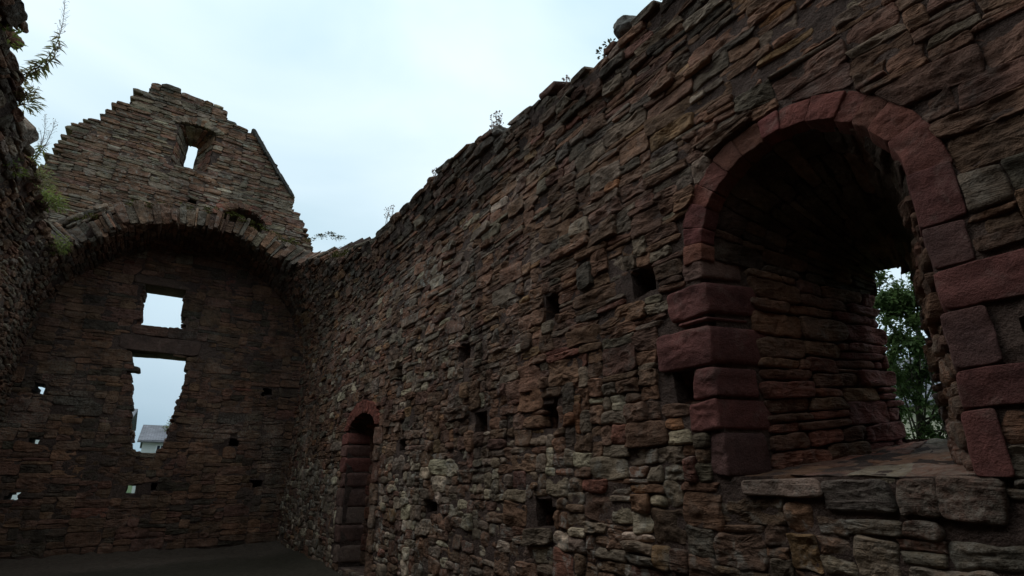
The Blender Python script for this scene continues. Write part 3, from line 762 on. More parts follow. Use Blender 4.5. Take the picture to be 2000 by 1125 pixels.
def col_g(u, v):
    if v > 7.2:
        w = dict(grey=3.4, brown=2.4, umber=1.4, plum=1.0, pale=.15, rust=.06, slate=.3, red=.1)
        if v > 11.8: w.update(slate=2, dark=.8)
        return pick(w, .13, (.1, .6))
    return pick(dict(brown=1.6, umber=3, plum=1.6, dark=1.2, red=.1), .14, (0, .15))  # dark red-brown stone under the vault, some of its shade put into the colour
MG = Masonry(S_G, False)
NGa = NoGo(THRU + BLIND + [FIRE], (-.02, .015)); NGb = NoGo([UPW, LOW], (-.075, .02)); NGc = NoGo([GWIN], (-.03, .02)); NGd = NoGo([LINT, LINT2, LINT3], (.002, .008))
for a, b, c, d in layout(-4.35, 4.35, 0, 12.9, size_g):
    P = np.array([(a, c), ((a + b) / 2, c), (b, c), (b, (c + d) / 2), (b, d), ((a + b) / 2, d), (a, d), (a, (c + d) / 2)], float)
    P[:, 1] += .05 * sn(P[:, 0] * .7, P[:, 1] * .7, 5.5) + .02 * sn(P[:, 0] * 2, P[:, 1] * 2, 7.5) - (P[:, 0] + .5) * .018 * (P[:, 1] > 7)
    P[:, 0] += .03 * sn(P[:, 0] * 1.5, P[:, 1] * 1.5, 6.5)
    ce = P.mean(0)
    if not in_poly(np.array([ce[0]]), np.array([ce[1]]), GAB)[0]: continue
    if RNG.random() < .8:
        M8 = in_poly(P[:, 0], P[:, 1], GAB)
        if not M8.all() and ce[1] > 7.5:
            bq = min(((np.hypot(*(ce - (GAB[k] + np.clip(((ce - GAB[k]) @ (GAB[k + 1] - GAB[k])) / ((GAB[k + 1] - GAB[k]) @ (GAB[k + 1] - GAB[k])), 0, 1) * (GAB[k + 1] - GAB[k])))), k) for k in range(1, len(GAB) - 2)))[1]
            e_ = GAB[bq + 1] - GAB[bq]; n_ = np.array([e_[1], -e_[0]]) / np.hypot(*e_)
            P = clip_half(P, GAB[bq] - n_ * R(-.02, .09), n_)
            if P is None: continue
    edge = not in_poly(np.array([ce[0] - .5, ce[0] + .5, ce[0]]), np.array([ce[1], ce[1], ce[1] + .4]), GAB).all()
    P = NGd(NGc(NGb(NGa(P))))
    if P is None: continue
    nearw = -1.7 < ce[0] < .8 and 1.9 < ce[1] < 6.7
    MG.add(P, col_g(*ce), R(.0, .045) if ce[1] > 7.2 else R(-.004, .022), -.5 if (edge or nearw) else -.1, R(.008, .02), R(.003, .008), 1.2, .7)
for k, (a, b) in enumerate([(-1.32, .44)]):
    MG.add(rect(a, b, 4.625, 5.015), np.array([.12, .072, .056, .05]), .02, -.86, .02, .004, .8, .4, keep=True, name='lintel', boost=2, mat=M_DRESS, flat=0)
MG.add(rect(-1.15, -.35, 5.035, 5.29), np.array([.14, .075, .055, .1]), .03, -.6, .03, .004, .9, .8, keep=True, name='sill_stone', boost=1)
MG.add(rect(-.35, .30, 5.035, 5.31), np.array([.12, .07, .055, .1]), .02, -.6, .03, .004, .9, .8, keep=True, name='sill_stone', boost=1)
MG.add(rect(-1.34, .06, 6.39, 6.62), np.array([.12, .075, .055, .1]), .0, -.86, .02, .004, .8, .4, keep=True, name='lintel', boost=2, mat=M_DRESS, flat=0)
# stone sticking out of the window jamb, and the sill of the lower window
MG.add(arr([(-1.2, 4.10), (-.73, 4.08), (-.74, 4.19), (-.80, 4.23), (-1.2, 4.25)]), np.array([.09, .07, .055, .1]), .0, -.35, .03, .002, .8, .9, keep=True, name='stone', boost=2)
for a, b, t in ((-.62, -.33, 2.20), (-.34, -.04, 2.18), (-.05, .22, 2.14)): MG.add(rect(a, b, t - .14, t), pick(dict(grey=2, umber=1)), .02, -.5, .04, .003, 1, 1, keep=True, name='sill_stone', boost=1)
# relieving arch over the slit recess, and over the low hearth opening
def fan(M, c, rx, ry, t, a0, a1, n, cols, name='voussoir', back=-.25):
    an = np.linspace(a0, a1, n + 1)
    for p, q in zip(an[:-1], an[1:]):
        k = np.radians([p, q]); tt = t * R(.85, 1.12)
        P = arr([(c[0] + rx * math.cos(k[0]), c[1] + ry * math.sin(k[0])), (c[0] + (rx + tt) * math.cos(k[0]), c[1] + (ry + tt) * math.sin(k[0])),
                 (c[0] + (rx + tt) * math.cos(k[1]), c[1] + (ry + tt) * math.sin(k[1])), (c[0] + rx * math.cos(k[1]), c[1] + ry * math.sin(k[1]))])
        M.add(P, pick(cols), R(.03, .06), back, .012, .004, 1, .6, keep=True, name=name)
fan(MG, (-.79, 11.28), .56, .20, .22, 25, 155, 13, dict(grey=2, brown=1, slate=1))
fan(MG, (.82, 8.72), .66, .42, .2, 10, 170, 14, dict(red=1.5, plum=1.5, brown=1))
# raking coping slabs on the right slope
cp = arr([(.66, 11.90), (1.13, 11.26), (1.60, 10.62), (2.08, 9.99)])
for p, q in zip(cp[:-1], cp[1:]):
    e = (q - p) / np.hypot(*(q - p)); nn = np.array([-e[1], e[0]]) * -1
    if nn[1] < 0: nn = -nn
    MG.add(np.array([p - nn * .07, q + e * .03 - nn * .07, q + e * .03 + nn * .02, p + nn * .02])[::1], np.array([.07, .064, .06, .2]), .12, -.9, .01, .0, .4, .2, keep=True, name='coping_slab', boost=1)
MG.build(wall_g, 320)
inG = lambda u, v, s=.0: in_poly(u, v, GAB) & in_poly(u, v + .16, GAB) & in_poly(u + .14, v, GAB) & in_poly(u - .14, v, GAB)
def grow(poly, k):
    c = poly.mean(0); return c + (poly - c) * (1 + k)
opG = multi([grow(UPW, .14), grow(LOW, .12), GWIN, FIRE] + THRU + BLIND)
opGb = multi([grow(UPW, .14), grow(LOW, .12), GSLIT] + THRU)
core('mortar_core', S_G, -4.2, 4.3, -.2, 12.8, .06, lambda u, v: inG(u, v) & ~opG(u, v), lambda u, v: inG(u, v) & ~opGb(u, v), TG, wall_g)
# lintel soffit and the rough jambs running through the wall
for poly, nm in ((UPW, 'upper_window_jamb'), (LOW, 'lower_window_jamb')):
    pts = [(p[0], YG + .02, p[1]) for p in poly] + [(poly[0][0], YG + .02, poly[0][1])]
    L = Loft(pts, [(p[0], YG + TG, p[2]) for p in pts], (poly[:, 0].mean(), YG + .4, poly[:, 1].mean()))
    sk = L.skin(nm, wall_g, -.05, .25)
    MJ = Masonry(L, L.mirrored())
    for a, b, c, d in layout(0, L.s[-1], .05, TG, lambda u, v: (R(.06, .17), R(.25, .6))):
        if poly is UPW and L.base(np.array([(a + b) / 2]), np.array([0.]))[0, 2] > 6.3 or poly is LOW and L.base(np.array([(a + b) / 2]), np.array([0.]))[0, 2] > 4.5: continue
        MJ.add(rect(a, b, c, min(d, TG)), pick(dict(umber=2, plum=2, brown=1)), R(-.05, .02), -.12, .02, .004, 1.2, .9, name='reveal_stone')
    MJ.build(sk, 100, 'reveal_rubble')
gp = [(-1.26, 10.02), (-1.26, 11.38), (-.9, 11.46), (-.55, 11.46), (-.31, 11.40), (-.31, 10.05), (-1.26, 10.02)]
gb = [(-.97, 10.1), (-.97, 11.2), (-.88, 11.22), (-.78, 11.22), (-.69, 11.2), (-.69, 10.1), (-.97, 10.1)]
L = Loft([(p[0], YG + .02, p[1]) for p in gp], [(p[0], YG + TG, p[1]) for p in gb], (-.8, YG + .4, 10.7))
sk = L.skin('slit_embrasure', wall_g, -.02, .02)
MJ = Masonry(L, L.mirrored())
for a, b, c, d in layout(0, L.s[-1], .05, L.T, lambda u, v: (R(.1, .3), R(.3, .6))):
    MJ.add(rect(a, b, c, min(d, L.T)), pick(dict(grey=2, red=.8, brown=2)), R(-.02, .02), -.1, .02, .005, 1, .8, name='reveal_stone')
MJ.build(sk, 100, 'reveal_rubble')
put(wall_g)

# ------------------------------------------------------------------ left wall
XL = -3.0
def S_L(u, v, n):
    off, ph = haunch(v, -XL); n = np.asarray(n, float)
    return np.stack([XL + off + n * np.cos(ph) + .08 * sn(np.asarray(u) * .45, np.asarray(v) * .5, 21.5), u + 0 * n, v - n * np.sin(ph)], -1)
TOP_L = arr([(-9, 6.7), (5, 6.75), (6.63, 6.66), (7.73, 6.45), (8.47, 6.39), (9.77, 6.29), (10.3, 6.31), (11.5, 6.2), (13.16, 6.14), (13.8, 6.4), (17, 6.4)])
def top_l(y): return np.interp(y, TOP_L[:, 0], TOP_L[:, 1])
wall_l = empty('hall_wall', (XL, 6, 0)); tag(wall_l, 'rough rubble wall seen edge-on at the far left with weeds on it', 'wall')
ML = Masonry(S_L, False)
for a, b, c, d in layout(-2.8, 16.2, 0, 7.0, lambda u, v: (R(.12, .36), R(.05, .13)) if RNG.random() > .12 else (R(.2, .4), R(.12, .2))):
    P = rect(a, b, c, d); P[:, 1] += .05 * sn(P[:, 0] * .7, P[:, 1] * .7, 15.5); P[:, 0] += .03 * sn(P[:, 0], P[:, 1], 16.5)
    ce = P.mean(0)
    if ce[1] > top_l(ce[0]) + R(-.08, .06): continue
    nt_ = ce[1] > top_l(ce[0]) - .5
    ML.add(P, pick(dict(brown=2, umber=2, grey=2.2, pale=.3, slate=1 + nt_, dark=.5 + nt_, plum=1), .2, (0, .5)), R(-.02, .05) if nt_ else R(.0, .04), -.5 if nt_ else -.1, R(.012, .03), R(.004, .01), 1.4, .9)
ML.build(wall_l, 300)
core('mortar_core', S_L, -4.0, 17.0, -.2, 6.9, .08, lambda u, v: v < top_l(u) - .15, lambda u, v: v < top_l(u) - .15, 1.2, wall_l)
put(wall_l)

def S_E(u, v, n): return np.stack([np.asarray(u, float), -2.6 + np.asarray(n) + .06 * sn(np.asarray(u) * .8, np.asarray(v) * .8, 31.5), np.asarray(v, float)], -1)
end_w = empty('unseen_end_wall', (0, -2.6, 0)); end_w['kind'] = 'structure'  # unseen wall behind the camera, placed close and tall to darken the hall
MEW = Masonry(S_E, True)
for a, b, c, d in layout(-3.1, 3.1, 0, 7.8, lambda u, v: (R(.25, .7), R(.1, .28))): MEW.add(rect(a, b, c, d), pick(dict(brown=2, umber=2, grey=1, plum=1)), R(0, .04), -.1, .02, .008, 1, .8)
MEW.build(end_w, 0)
core('mortar_core', S_E, -4.2, 4.2, -.2, 7.9, .2, lambda u, v: v < 7.8, lambda u, v: v < 7.8, 1.0, end_w, True)
put(end_w)

# ------------------------------------------------------------------ vault fragment against the gable
TH0 = math.radians(33)
def yf(x): return np.interp(x, [-3.1, -1.5, .2, 1.55, 2.12, 2.25, 2.45, 2.7], [14.05, 14.0, 14.05, 13.95, 13.3, 12.3, 11.6, 11.3])
def S_V(u, v, n):                                           # u arc length, v depth fraction in metres from the gable towards the camera
    th = np.asarray(u) / VR; r = VR - np.asarray(n)
    return np.stack([r * np.cos(th), YG - np.asarray(v), VZ + r * np.sin(th)], -1)
def S_VF(u, v, n):                                          # front ring: u arc length, v radial
    th = np.asarray(u) / VR; r = VR + np.asarray(v); x = r * np.cos(th)
    return np.stack([x, yf(VR * np.cos(th)) - np.asarray(n), VZ + r * np.sin(th)], -1)
vault = empty('barrel_vault', (0, 15.0, 6.1)); tag(vault, 'broken edge of a stone barrel vault, mossy, in front of the gable wall', 'vault')
s0, s1 = VR * TH0, VR * (math.pi - TH0)
MV = Masonry(S_V, False)
for a, b, c, d in layout(s0, s1, 0, 4.9, lambda u, v: (R(.06, .16), R(.25, .6))):
    um = (a + b) / 2; lim = YG - float(yf(VR * math.cos(um / VR))) - .05
    if (c + d) / 2 > lim: continue
    MV.add(rect(a, b, c, min(d, lim)), pick(dict(umber=2, slate=2, brown=1, dark=1)), R(0, .05), -.1, .015, .005, 1.1, .8)
u = VR * math.radians(43)
while u < s1:
    w = R(.045, .19); t = R(.30, .60); x = VR * math.cos((u + w / 2) / VR)
    if abs(x - .02) < .12: t *= .55
    rr = R(-.09, .05)
    MV.add(rect(u, u + w, rr, rr + t), pick(dict(grey=1.2, umber=2.6, slate=1.4, brown=2.2, rust=.06), .25, (.0, .4)), R(-.12, .13), -.45, .014, .003, 1.4, .7, keep=True, name='voussoir', surf=S_VF, mir=True, boost=1)
    u += w
# rubble packing on the haunches above the ring
for sgn in (-1, 1):
    for k in range(46):
        th = math.radians(R(38, 62)); uu = VR * (th if sgn > 0 else math.pi - th)
        w = R(.1, .3); h = R(.06, .14); r0 = R(.36, .62)
        MV.add(rect(uu - w / 2, uu + w / 2, r0, r0 + h), pick(dict(grey=2, slate=2, umber=2, dark=1), .2, (.1, .5)), R(-.5, -.1), -.9, .03, .002, 1.2, 1.2, surf=S_VF, mir=True)
MV.build(vault, 300)
nt_, nk = 90, 10
th = np.linspace(TH0 - .06, math.pi - TH0 + .06, nt_); fy = np.linspace(0, 1, nk)
gt, gk = np.meshgrid(th, fy, indexing='ij')
xi = VR * np.cos(gt); y0 = yf(np.clip(xi, -3.05, 3.05)) + .12 + .25 * (xi > 2.1); yy = y0 + (YG + .02 - y0) * gk
ri = VR + .02 + .015 * sn(gt * 20, gk * 8, 3)
inner = np.stack([ri * np.cos(gt), yy, VZ + ri * np.sin(gt)], -1).reshape(-1, 3)
ro = VR + .36; zo = np.maximum(VZ + ro * np.sin(gt), 6.2); outer = np.stack([np.clip(ro * np.cos(gt), -3.15, 3.15), yy, zo], -1).reshape(-1, 3)
i = np.arange(nt_ * nk).reshape(nt_, nk)
qi = np.column_stack([i[:-1, :-1].ravel(), i[1:, :-1].ravel(), i[1:, 1:].ravel(), i[:-1, 1:].ravel()]); S_ = nt_ * nk
qf = np.column_stack([i[:-1, 0], i[1:, 0], i[1:, 0] + S_, i[:-1, 0] + S_])
mobj('mortar_core', mesh_np('mortar_core', np.concatenate([inner, outer]), np.concatenate([qi[:, ::-1], qi + S_, qf]), None, None, True, M_MORTAR), vault)
put(vault)
#PLANTS
# ------------------------------------------------------------------ loose stones on the wall head
def loose(P0, r, col, label, sd):
    us = np.linspace(0, 2 * math.pi, 28, endpoint=False); vs_ = np.linspace(-1, 1, 15); V = []
    for v in vs_:
        k = max(0, 1 - abs(v) ** 3.2) ** .45
        for a in us: V.append((math.copysign(abs(math.cos(a)) ** .7, math.cos(a)) * k, math.copysign(abs(math.sin(a)) ** .7, math.sin(a)) * k, v))
    V = np.array(V); nn = sn(V[:, 0] * 1.7 + sd, V[:, 1] * 1.7, V[:, 2] * 1.7) * .22 + sn(V[:, 0] * 5, V[:, 1] * 5 + sd, V[:, 2] * 5) * .08
    V = V * (1 + nn)[:, None] * np.array(r)
    q = [(i * 28 + j, i * 28 + (j + 1) % 28, (i + 1) * 28 + (j + 1) % 28, (i + 1) * 28 + j) for i in range(14) for j in range(28)]
    o = mobj('loose_stone', mesh_np('loose_stone', V, q, None, np.tile(np.array(col + (.4,)), (len(V), 1)), True, M_STONE)); o.location = P0
    tag(o, label, 'stone', 'loose stones on the wall head')
loose((2.98, 2.58, 5.58), (.13, .11, .10), (.16, .15, .14), 'grey rounded boulder perched on the high wall top near the top edge', 3.1)
loose((2.92, 4.78, 5.76), (.10, .09, .08), (.12, .10, .09), 'small squarish block under the tallest weed on the wall top', 7.7)

# ------------------------------------------------------------------ plants
def tube(pts, r0, r1, n=5):
    pts = np.array(pts, float); m = len(pts); V = []; Q = []
    d = np.gradient(pts, axis=0)
    for i in range(m):
        t = d[i] / max(np.linalg.norm(d[i]), 1e-9); a = np.cross(t, (0, 0, 1) if abs(t[2]) < .9 else (1, 0, 0)); a /= np.linalg.norm(a); b = np.cross(t, a)
        r = r0 + (r1 - r0) * i / (m - 1)
        for k in range(n): th = 2 * math.pi * k / n; V.append(pts[i] + r * (a * math.cos(th) + b * math.sin(th)))
    for i in range(m - 1):
        for k in range(n): Q.append((i * n + k, i * n + (k + 1) % n, (i + 1) * n + (k + 1) % n, (i + 1) * n + k))
    return np.array(V), np.array(Q)
class Acc:
    def __init__(self): self.V = []; self.Q = []; self.o = 0
    def add(self, V, Q): self.V.append(V); self.Q.append(np.asarray(Q) + self.o); self.o += len(V)
    def obj(self, name, mat, parent=None, smooth=True):
        if not self.V: return None
        return mobj(name, mesh_np(name, np.concatenate(self.V), np.concatenate(self.Q), None, None, smooth, mat), parent)
def leaf(p, d, L, w, droop=.25):
    """lance-shaped leaf of four quads, folded along its midrib and arched"""
    d = np.array(d, float); d /= np.linalg.norm(d); s = np.cross(d, (0, 0, 1)); s /= max(np.linalg.norm(s), 1e-6); up = np.cross(s, d)
    V = []; 
    for t, k in ((0, .12), (.35, 1), (.7, .75), (1, .04)):
        c = np.array(p) + d * L * t - up * 0 + np.array((0, 0, -1)) * droop * L * t * t
        V += [c + s * w * k * .5 + up * w * .18 * k, c, c - s * w * k * .5 + up * w * .18 * k]
    Q = []
    for i in range(3):
        a = i * 3; Q += [(a, a + 1, a + 4, a + 3), (a + 1, a + 2, a + 5, a + 4)]
    return np.array(V), np.array(Q)
def bez(p0, p1, p2, n): 
    t = np.linspace(0, 1, n)[:, None]; return (1 - t) ** 2 * np.array(p0, float) + 2 * t * (1 - t) * np.array(p1, float) + t * t * np.array(p2, float)
def at_path(P, t):
    x = t * (len(P) - 1); i = min(int(x), len(P) - 2); return P[i] + (P[i + 1] - P[i]) * (x - i)

def willowherb(name, stems, label, leafmat, seed_from=.62, Lf=.16):
    root = empty(name, stems[0][0]); tag(root, label, 'weed')
    st = Acc(); lf = Acc(); sd = Acc()
    for p0, p1, p2, leafy in stems:
        P = bez(p0, p1, p2, 16); st.add(*tube(P, .007, .002))
        L = np.linalg.norm(np.array(p2) - np.array(p0))
        nl = int(58 * L * leafy)
        for k in range(nl):
            t = R(.08, seed_from + .06); p = at_path(P, t); a = R(0, 6.28)
            lf.add(*leaf(p, (math.cos(a), math.sin(a), R(-.1, .5)), Lf * R(.6, 1.15) * (1.05 - .4 * t), .026 * R(.7, 1.3), R(.2, .8)))
        for k in range(int(46 * L)):
            t = R(seed_from - .1, .99); p = at_path(P, t); a = R(0, 6.28); ll = R(.06, .13) * (1.15 - .6 * (t - seed_from) / (1 - seed_from))
            q = p + np.array((math.cos(a) * ll * .55, math.sin(a) * ll * .55, ll * .85)); sd.add(*tube([p, (p + q) / 2 + (0, 0, -.006), q], .0022, .0012, 3))
            if RNG.random() < .4: sd.add(*leaf(q, (R(-1, 1), R(-1, 1), R(-.5, .5)), .03, .012))
    for o in (st.obj('stem', M_STEM, root), lf.obj('leaf_spray', leafmat, root), sd.obj('seed_head', M_SEED, root)):
        if o:
            o.location = -root.location; o['kind'] = 'stuff'
    return root
willowherb('willowherb', [((-2.42, 7.95, 6.42), (-2.0, 7.85, 6.75), (-2.25, 7.94, 7.84), 1.1), ((-2.42, 8.0, 6.4), (-2.1, 7.9, 6.7), (-2.08, 7.75, 6.98), .8), ((-2.42, 8.25, 6.3), (-2.3, 8.2, 6.4), (-2.25, 8.2, 6.5), 1.6)],
           'tall leafy willowherb stem leaning out from the left wall top', M_LEAFY if False else M_LEAFR)
willowherb('willowherb', [((-2.5, 9.85, 6.2), (-2.35, 9.8, 6.5), (-2.48, 9.7, 6.98), .5), ((-2.46, 9.8, 6.2), (-2.3, 9.7, 6.5), (-2.32, 9.6, 6.9), .5), ((-2.5, 10.0, 6.2), (-2.4, 10.0, 6.5), (-2.52, 9.9, 6.8), .4)],
           'cluster of pale feathery seed stalks halfway down the left wall edge', M_LEAFY, .35, .10)
def bush(name, c, r, n, L, w, mat, label, cat='plant', up=.5, group=None):
    root = empty(name, c); tag(root, label, cat, group); lf = Acc(); st = Acc()
    for k in range(n):
        d = RNG.normal(size=3); d /= np.linalg.norm(d); d[2] = abs(d[2]) * .9 + .1
        q = np.array(c) + d * np.array(r) * R(.35, 1.0)
        if k % 6 == 0: st.add(*tube([np.array(c), (np.array(c) + q) / 2 + (0, 0, .02), q], .004, .0015, 3))
        lf.add(*leaf(q, (d[0] + R(-.6, .6), d[1] + R(-.6, .6), d[2] * up + R(-.3, .5)), L * R(.6, 1.3), w * R(.7, 1.3), R(.1, .7)))
    for o in (st.obj('stem', M_STEM, root), lf.obj('leaf_spray', mat, root)):
        if o: o.location = -root.location; o['kind'] = 'stuff'
bush('wall_plant', (-2.5, 11.42, 6.1), (.3, .3, .42), 420, .10, .022, M_LEAFY, 'yellow-green feathery clump where the left wall meets the vault')
bush('wall_plant', (-2.35, 7.1, 6.36), (.12, .18, .2), 36, .10, .035, M_LEAFY, 'small green leafy plant high on the left wall face')
bush('wall_plant', (-2.62, 9.7, 5.9), (.16, .22, .22), 60, .11, .04, M_LEAFY, 'small green leafy plant lower on the left wall face')
bush('wall_plant', (-2.48, 10.5, 6.15), (.22, .35, .3), 260, .09, .02, M_LEAFR, 'brownish withered clump on the left wall edge')
bush('wall_plant', (-2.42, 8.4, 6.3), (.2, .25, .3), 160, .12, .022, M_LEAFR, 'rust coloured wilted leaves under the tall willowherb')
bush('wall_plant', (-2.55, 13.3, 5.95), (.25, .3, .4), 320, .09, .02, M_LEAFY, 'olive moss-like plant hanging at the left foot of the vault arch')
bush('jamb_shrub', (.22, 17.25, 2.75), (.22, .2, .42), 260, .07, .035, M_LEAFY, 'green shrub at the right edge of the lower gable window')

def weed(c, h, n, label, spread=.6):
    root = empty('wall_weed', c); tag(root, label, 'weed', 'dry weeds on the wall head'); st = Acc(); hd = Acc()
    c = np.array(c, float)
    for k in range(n):
        a = R(0, 6.28); b = c + np.array((R(-.04, .04), R(-.08, .08), -.05)); tip = c + np.array((math.cos(a) * spread * h * R(.1, .6), math.sin(a) * spread * h * R(.3, 1), h * R(.55, 1)))
        P = bez(b, (b + tip) / 2 + np.array((R(-.03, .03), R(-.03, .03), h * .15)), tip, 7); st.add(*tube(P, .0035, .0018, 3))
        for j in range(4):
            p = at_path(P, R(.45, .95)); q = p + np.array((R(-.07, .07), R(-.09, .09), R(.03, .1))) * h * 1.8; st.add(*tube([p, (p + q) / 2, q], .0022, .0014, 3))
            for e in (q, P[-1]): 
                for _ in range(2): hd.add(*leaf(e, (R(-1, 1), R(-1, 1), R(0, 1)), .022, .016, 0))
    for o in (st.obj('stem', M_STEM, root), hd.obj('seed_head', M_SEED, root)): o.location = -root.location; o['kind'] = 'stuff'
weed((2.9, 4.85, 5.74), .3, 14, 'bushiest dry weed with tiny seed heads, growing beside a block on the wall top')
weed((2.8, 8.55, 5.98), .36, 9, 'thin dry weed on the wall top above the small doorway')
weed((2.5, 11.55, 6.3), .24, 6, 'wispy weed on the wall top next to the gable foot')
weed((2.6, 11.0, 6.16), .34, 9, 'wispy weed on the mossy hump beside the gable foot')
weed((3.0, 3.55, 5.54), .24, 4, 'single thin sprig on the wall top below the perched boulder')
weed((3.0, 2.12, 5.46), .24, 5, 'faint sprig on the wall top at the upper edge of the picture')
weed((2.8, 6.5, 5.92), .18, 4, 'tiny sprig on the wall top between the two larger weeds')

# moss: cushions of tiny blades on the vault edge and the wall heads
mo = Acc()
def tuft(c, r, n, flat=.5):
    c = np.array(c, float)
    for _ in range(n):
        d = RNG.normal(size=3); d /= np.linalg.norm(d); d[2] = abs(d[2]); p = c + d * np.array((r, r, r * flat)) * R(.5, 1)
        mo.add(*leaf(p, d + RNG.uniform(-.5, .5, 3), R(.02, .045), .02, .1))
for k in range(95):
    x = R(.1, 2.7) if k < 62 else R(-2.9, .1); th = math.acos(np.clip(x / (VR + .4), -1, 1)); r = VR + R(.36, .52)
    tuft((r * math.cos(th), float(yf(x)) + R(-.12, .2), VZ + r * math.sin(th)), R(.05, .13), 40)
for k in range(40):
    y = R(10.2, 12.2); tuft((2.55 + R(0, .3), y, float(top_r(y)) + R(-.05, .08)), R(.06, .16), 40, .7)
for k in range(30):
    y = R(2.4, 10); tuft((2.9 + R(.0, .3), y, float(top_r(y)) + R(-.03, .05)), R(.03, .07), 20, .6)
m_ = mo.obj('moss', M_MOSS, None, False); m_['kind'] = 'stuff'; m_['label'] = 'olive and yellow-green moss on the vault edge and wall heads'; m_['category'] = 'moss'

# ------------------------------------------------------------------ tree outside the arched window
def tree(base, crown_c, crown_r, nleaf, label, seed):
    root = empty('garden_tree', base); tag(root, label, 'tree')
    tr = Acc(); lv = Acc(); base = np.array(base, float); cc = np.array(crown_c, float); cr = np.array(crown_r, float)
    top = cc + (0, 0, cr[2] * .55); P = bez(base, (base + cc) / 2 + (.2, .25, .3), top, 14); tr.add(*tube(P, .15, .02, 8))
    tips = []
    for k in range(34):
        t = R(.28, .98); p = at_path(P, t); d = RNG.normal(size=3); d /= np.linalg.norm(d); q = cc + d * cr * R(.55, 1.0)
        B = bez(p, (p + q) / 2 + (0, 0, R(.05, .3)), q, 8); tr.add(*tube(B, .028, .005, 5)); tips.append(B)
        for j in range(3):
            s = at_path(B, R(.4, .9)); e = s + RNG.uniform(-1, 1, 3) * np.array((.55, .55, .45)); B2 = bez(s, (s + e) / 2 + (0, 0, .06), e, 5); tr.add(*tube(B2, .012, .004, 4)); tips.append(B2)
    cl = []
    for B in tips:
        for j in range(4): cl.append((at_path(B, R(.5, 1.0)), R(.12, .34)))
    per = nleaf // len(cl)
    for c, r in cl:
        for j in range(int(per * R(.2, 1.9) * (1.25 if c[2] > cc[2] else .65))):
            d = RNG.normal(size=3); p = c + d / np.linalg.norm(d) * r * R(.2, 1)
            lv.add(*leaf(p, (R(-1, 1), R(-1, 1), R(-.6, .3)), R(.07, .13), R(.05, .085), R(.1, .6)))
    for o in (tr.obj('trunk', M_BARK, root), lv.obj('crown', M_LEAF, root)): o.location = -root.location
tree((15, 5.9, -.1), (15, 4.75, 4.35), (1.7, 1.75, 2.55), 21000, 'leafy green tree seen through the arched window', 1)
bush('ivy_bush', (14.6, 6.15, 1.0), (.45, .4, 2.0), 1300, .12, .08, M_LEAF, 'dark ivy mass round the tree foot beyond the arched window', 'bush', .2)

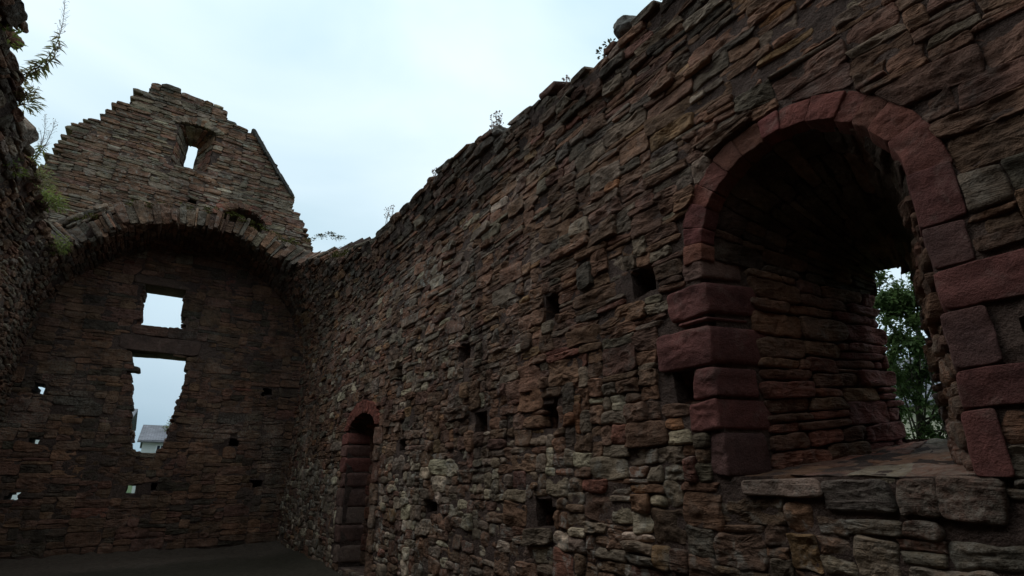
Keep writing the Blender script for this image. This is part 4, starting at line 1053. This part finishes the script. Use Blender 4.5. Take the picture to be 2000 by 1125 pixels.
# ------------------------------------------------------------------ houses outside
def boxm(x0, x1, y0, y1, z0, z1):
    V = np.array([(x, y, z) for x in (x0, x1) for y in (y0, y1) for z in (z0, z1)], float)
    Q = np.array([(0, 1, 3, 2), (4, 6, 7, 5), (0, 4, 5, 1), (2, 3, 7, 6), (0, 2, 6, 4), (1, 5, 7, 3)]); return V, Q
def prism_house(name, c, lx, ly, eave, ridge, axis, wallmat, label, over=.3, wins=(), chim=()):
    """axis 'x' or 'y': direction of the ridge; local frame at c"""
    root = empty(name, c); tag(root, label, 'house', 'houses beyond the ruin')
    a, b = lx / 2, ly / 2
    def tr(V): V = np.array(V, float); return V if axis == 'x' else np.column_stack([-V[:, 1], V[:, 0], V[:, 2]])
    if axis == 'y': a, b = ly / 2, lx / 2
    V = [(-a, -b, -.2), (a, -b, -.2), (a, b, -.2), (-a, b, -.2), (-a, -b, eave), (a, -b, eave), (a, b, eave), (-a, b, eave), (-a, 0, ridge), (a, 0, ridge)]
    mobj('wall', mesh_np('wall', tr(V), [(0, 1, 5, 4), (2, 3, 7, 6), (4, 5, 9, 8), (6, 7, 8, 9)], [(1, 2, 6), (0, 4, 7), (0, 7, 3), (1, 6, 5), (5, 6, 9), (7, 4, 8)], None, False, wallmat), root)
    sl = (ridge - eave) / b
    for s in (-1, 1):
        e = b + over; ze = eave - sl * over + .03; t = .10
        V = [(-a - over, s * e, ze), (a + over, s * e, ze), (a + over, 0, ridge + .03), (-a - over, 0, ridge + .03)]; V += [(x, y, z + t) for x, y, z in V]
        me = mesh_np('roof', tr(V), [(0, 1, 2, 3), (7, 6, 5, 4), (0, 4, 5, 1), (2, 6, 7, 3), (1, 5, 6, 2), (0, 3, 7, 4)], None, None, False, M_SLATE)
        uv = me.uv_layers.new(name='UVMap'); L0 = np.array(V)[:, 0]; S0 = np.hypot(np.array(V)[:, 1], np.array(V)[:, 2] - ridge)
        li = np.zeros(len(me.loops), np.int32); me.loops.foreach_get('vertex_index', li)
        uv.data.foreach_set('uv', np.column_stack([L0[li], S0[li]]).astype(np.float32).ravel())
        mobj('roof', me, root)
        g = Acc(); P = [(-a - over, s * (e + .05), ze + .0), (0, s * (e + .05), ze - .02), (a + over, s * (e + .05), ze)]; g.add(*tube(P, .06, .06, 6)); g.V = [tr(v) for v in g.V]; g.obj('gutter', M_TRIM, root)
    for u, z, w, h, s in wins:                              # on the eaves side s: frame, panes, sill
        y = s * b
        fr_ = Acc()
        for bx in ((u - w / 2, u - w / 2 + .07, z, z + h), (u + w / 2 - .07, u + w / 2, z, z + h), (u - w / 2 + .07, u + w / 2 - .07, z, z + .07), (u - w / 2 + .07, u + w / 2 - .07, z + h - .07, z + h), (u - .025, u + .025, z + .07, z + h - .07)):
            fr_.add(*boxm(bx[0], bx[1], min(y - .01 * s, y + .05 * s), max(y - .01 * s, y + .05 * s), bx[2], bx[3]))
        fr_.V = [tr(v) for v in fr_.V]; wo = fr_.obj('window', M_WHITE, root, False)
        pn = Acc(); pn.add(*boxm(u - w / 2 + .06, u + w / 2 - .06, min(y, y + .02 * s), max(y, y + .02 * s), z + .06, z + h - .06)); pn.V = [tr(v) for v in pn.V]; pn.obj('pane', M_GLASS, wo, False)
        si = Acc(); si.add(*boxm(u - w / 2 - .06, u + w / 2 + .06, min(y - .01 * s, y + .1 * s), max(y - .01 * s, y + .1 * s), z - .08, z - .003)); si.V = [tr(v) for v in si.V]; si.obj('sill', M_TRIM, wo, False)
    for u in chim:
        ch = Acc(); ch.add(*boxm(u - .4, u + .4, -.3, .3, ridge - .4, ridge + .8)); ch.add(*boxm(u - .46, u + .46, -.36, .36, ridge + .803, ridge + .9))
        for d in (-.2, .2): ch.add(*tube([(u + d, 0, ridge + .9), (u + d, 0, ridge + 1.05), (u + d, 0, ridge + 1.2)], .1, .08, 8))
        ch.V = [tr(v) for v in ch.V]; ch.obj('chimney', wallmat, root, False)
prism_house('house', (6.05, 46, 0), 13.9, 8, 3.82, 5.0, 'x', M_RENDER, 'low white house with grey slate roof seen through the lower gable window', .3,
            wins=((-5.95, 2.5, .5, 1.12, -1), (-2.6, 2.3, 1.0, 1.2, -1), (1.5, 2.3, 1.0, 1.2, -1), (4.8, 2.3, 1.0, 1.2, -1)), chim=(5.5,))
prism_house('house', (-7.75, 37.4, 0), 12.1, 7, 4.45, 5.2, 'x', M_RENDER, 'taller white house with dark eaves at the left of the lower gable window', .3,
            wins=((1.2, 2.4, 1.0, 1.3, -1), (-2.6, 2.4, 1.0, 1.3, -1)), chim=(-5.0,))
prism_house('house', (28, 8.5, 0), 8, 16, 4.33, 6.66, 'y', M_CREAM, 'cream house with grey slate roof behind the tree in the arched window', .3,
            wins=((-4.5, 1.0, 1.0, 1.3, 1), (2.0, 1.0, 1.0, 1.3, 1), (5.5, 1.0, 1.0, 1.3, 1)), chim=(6.5,))
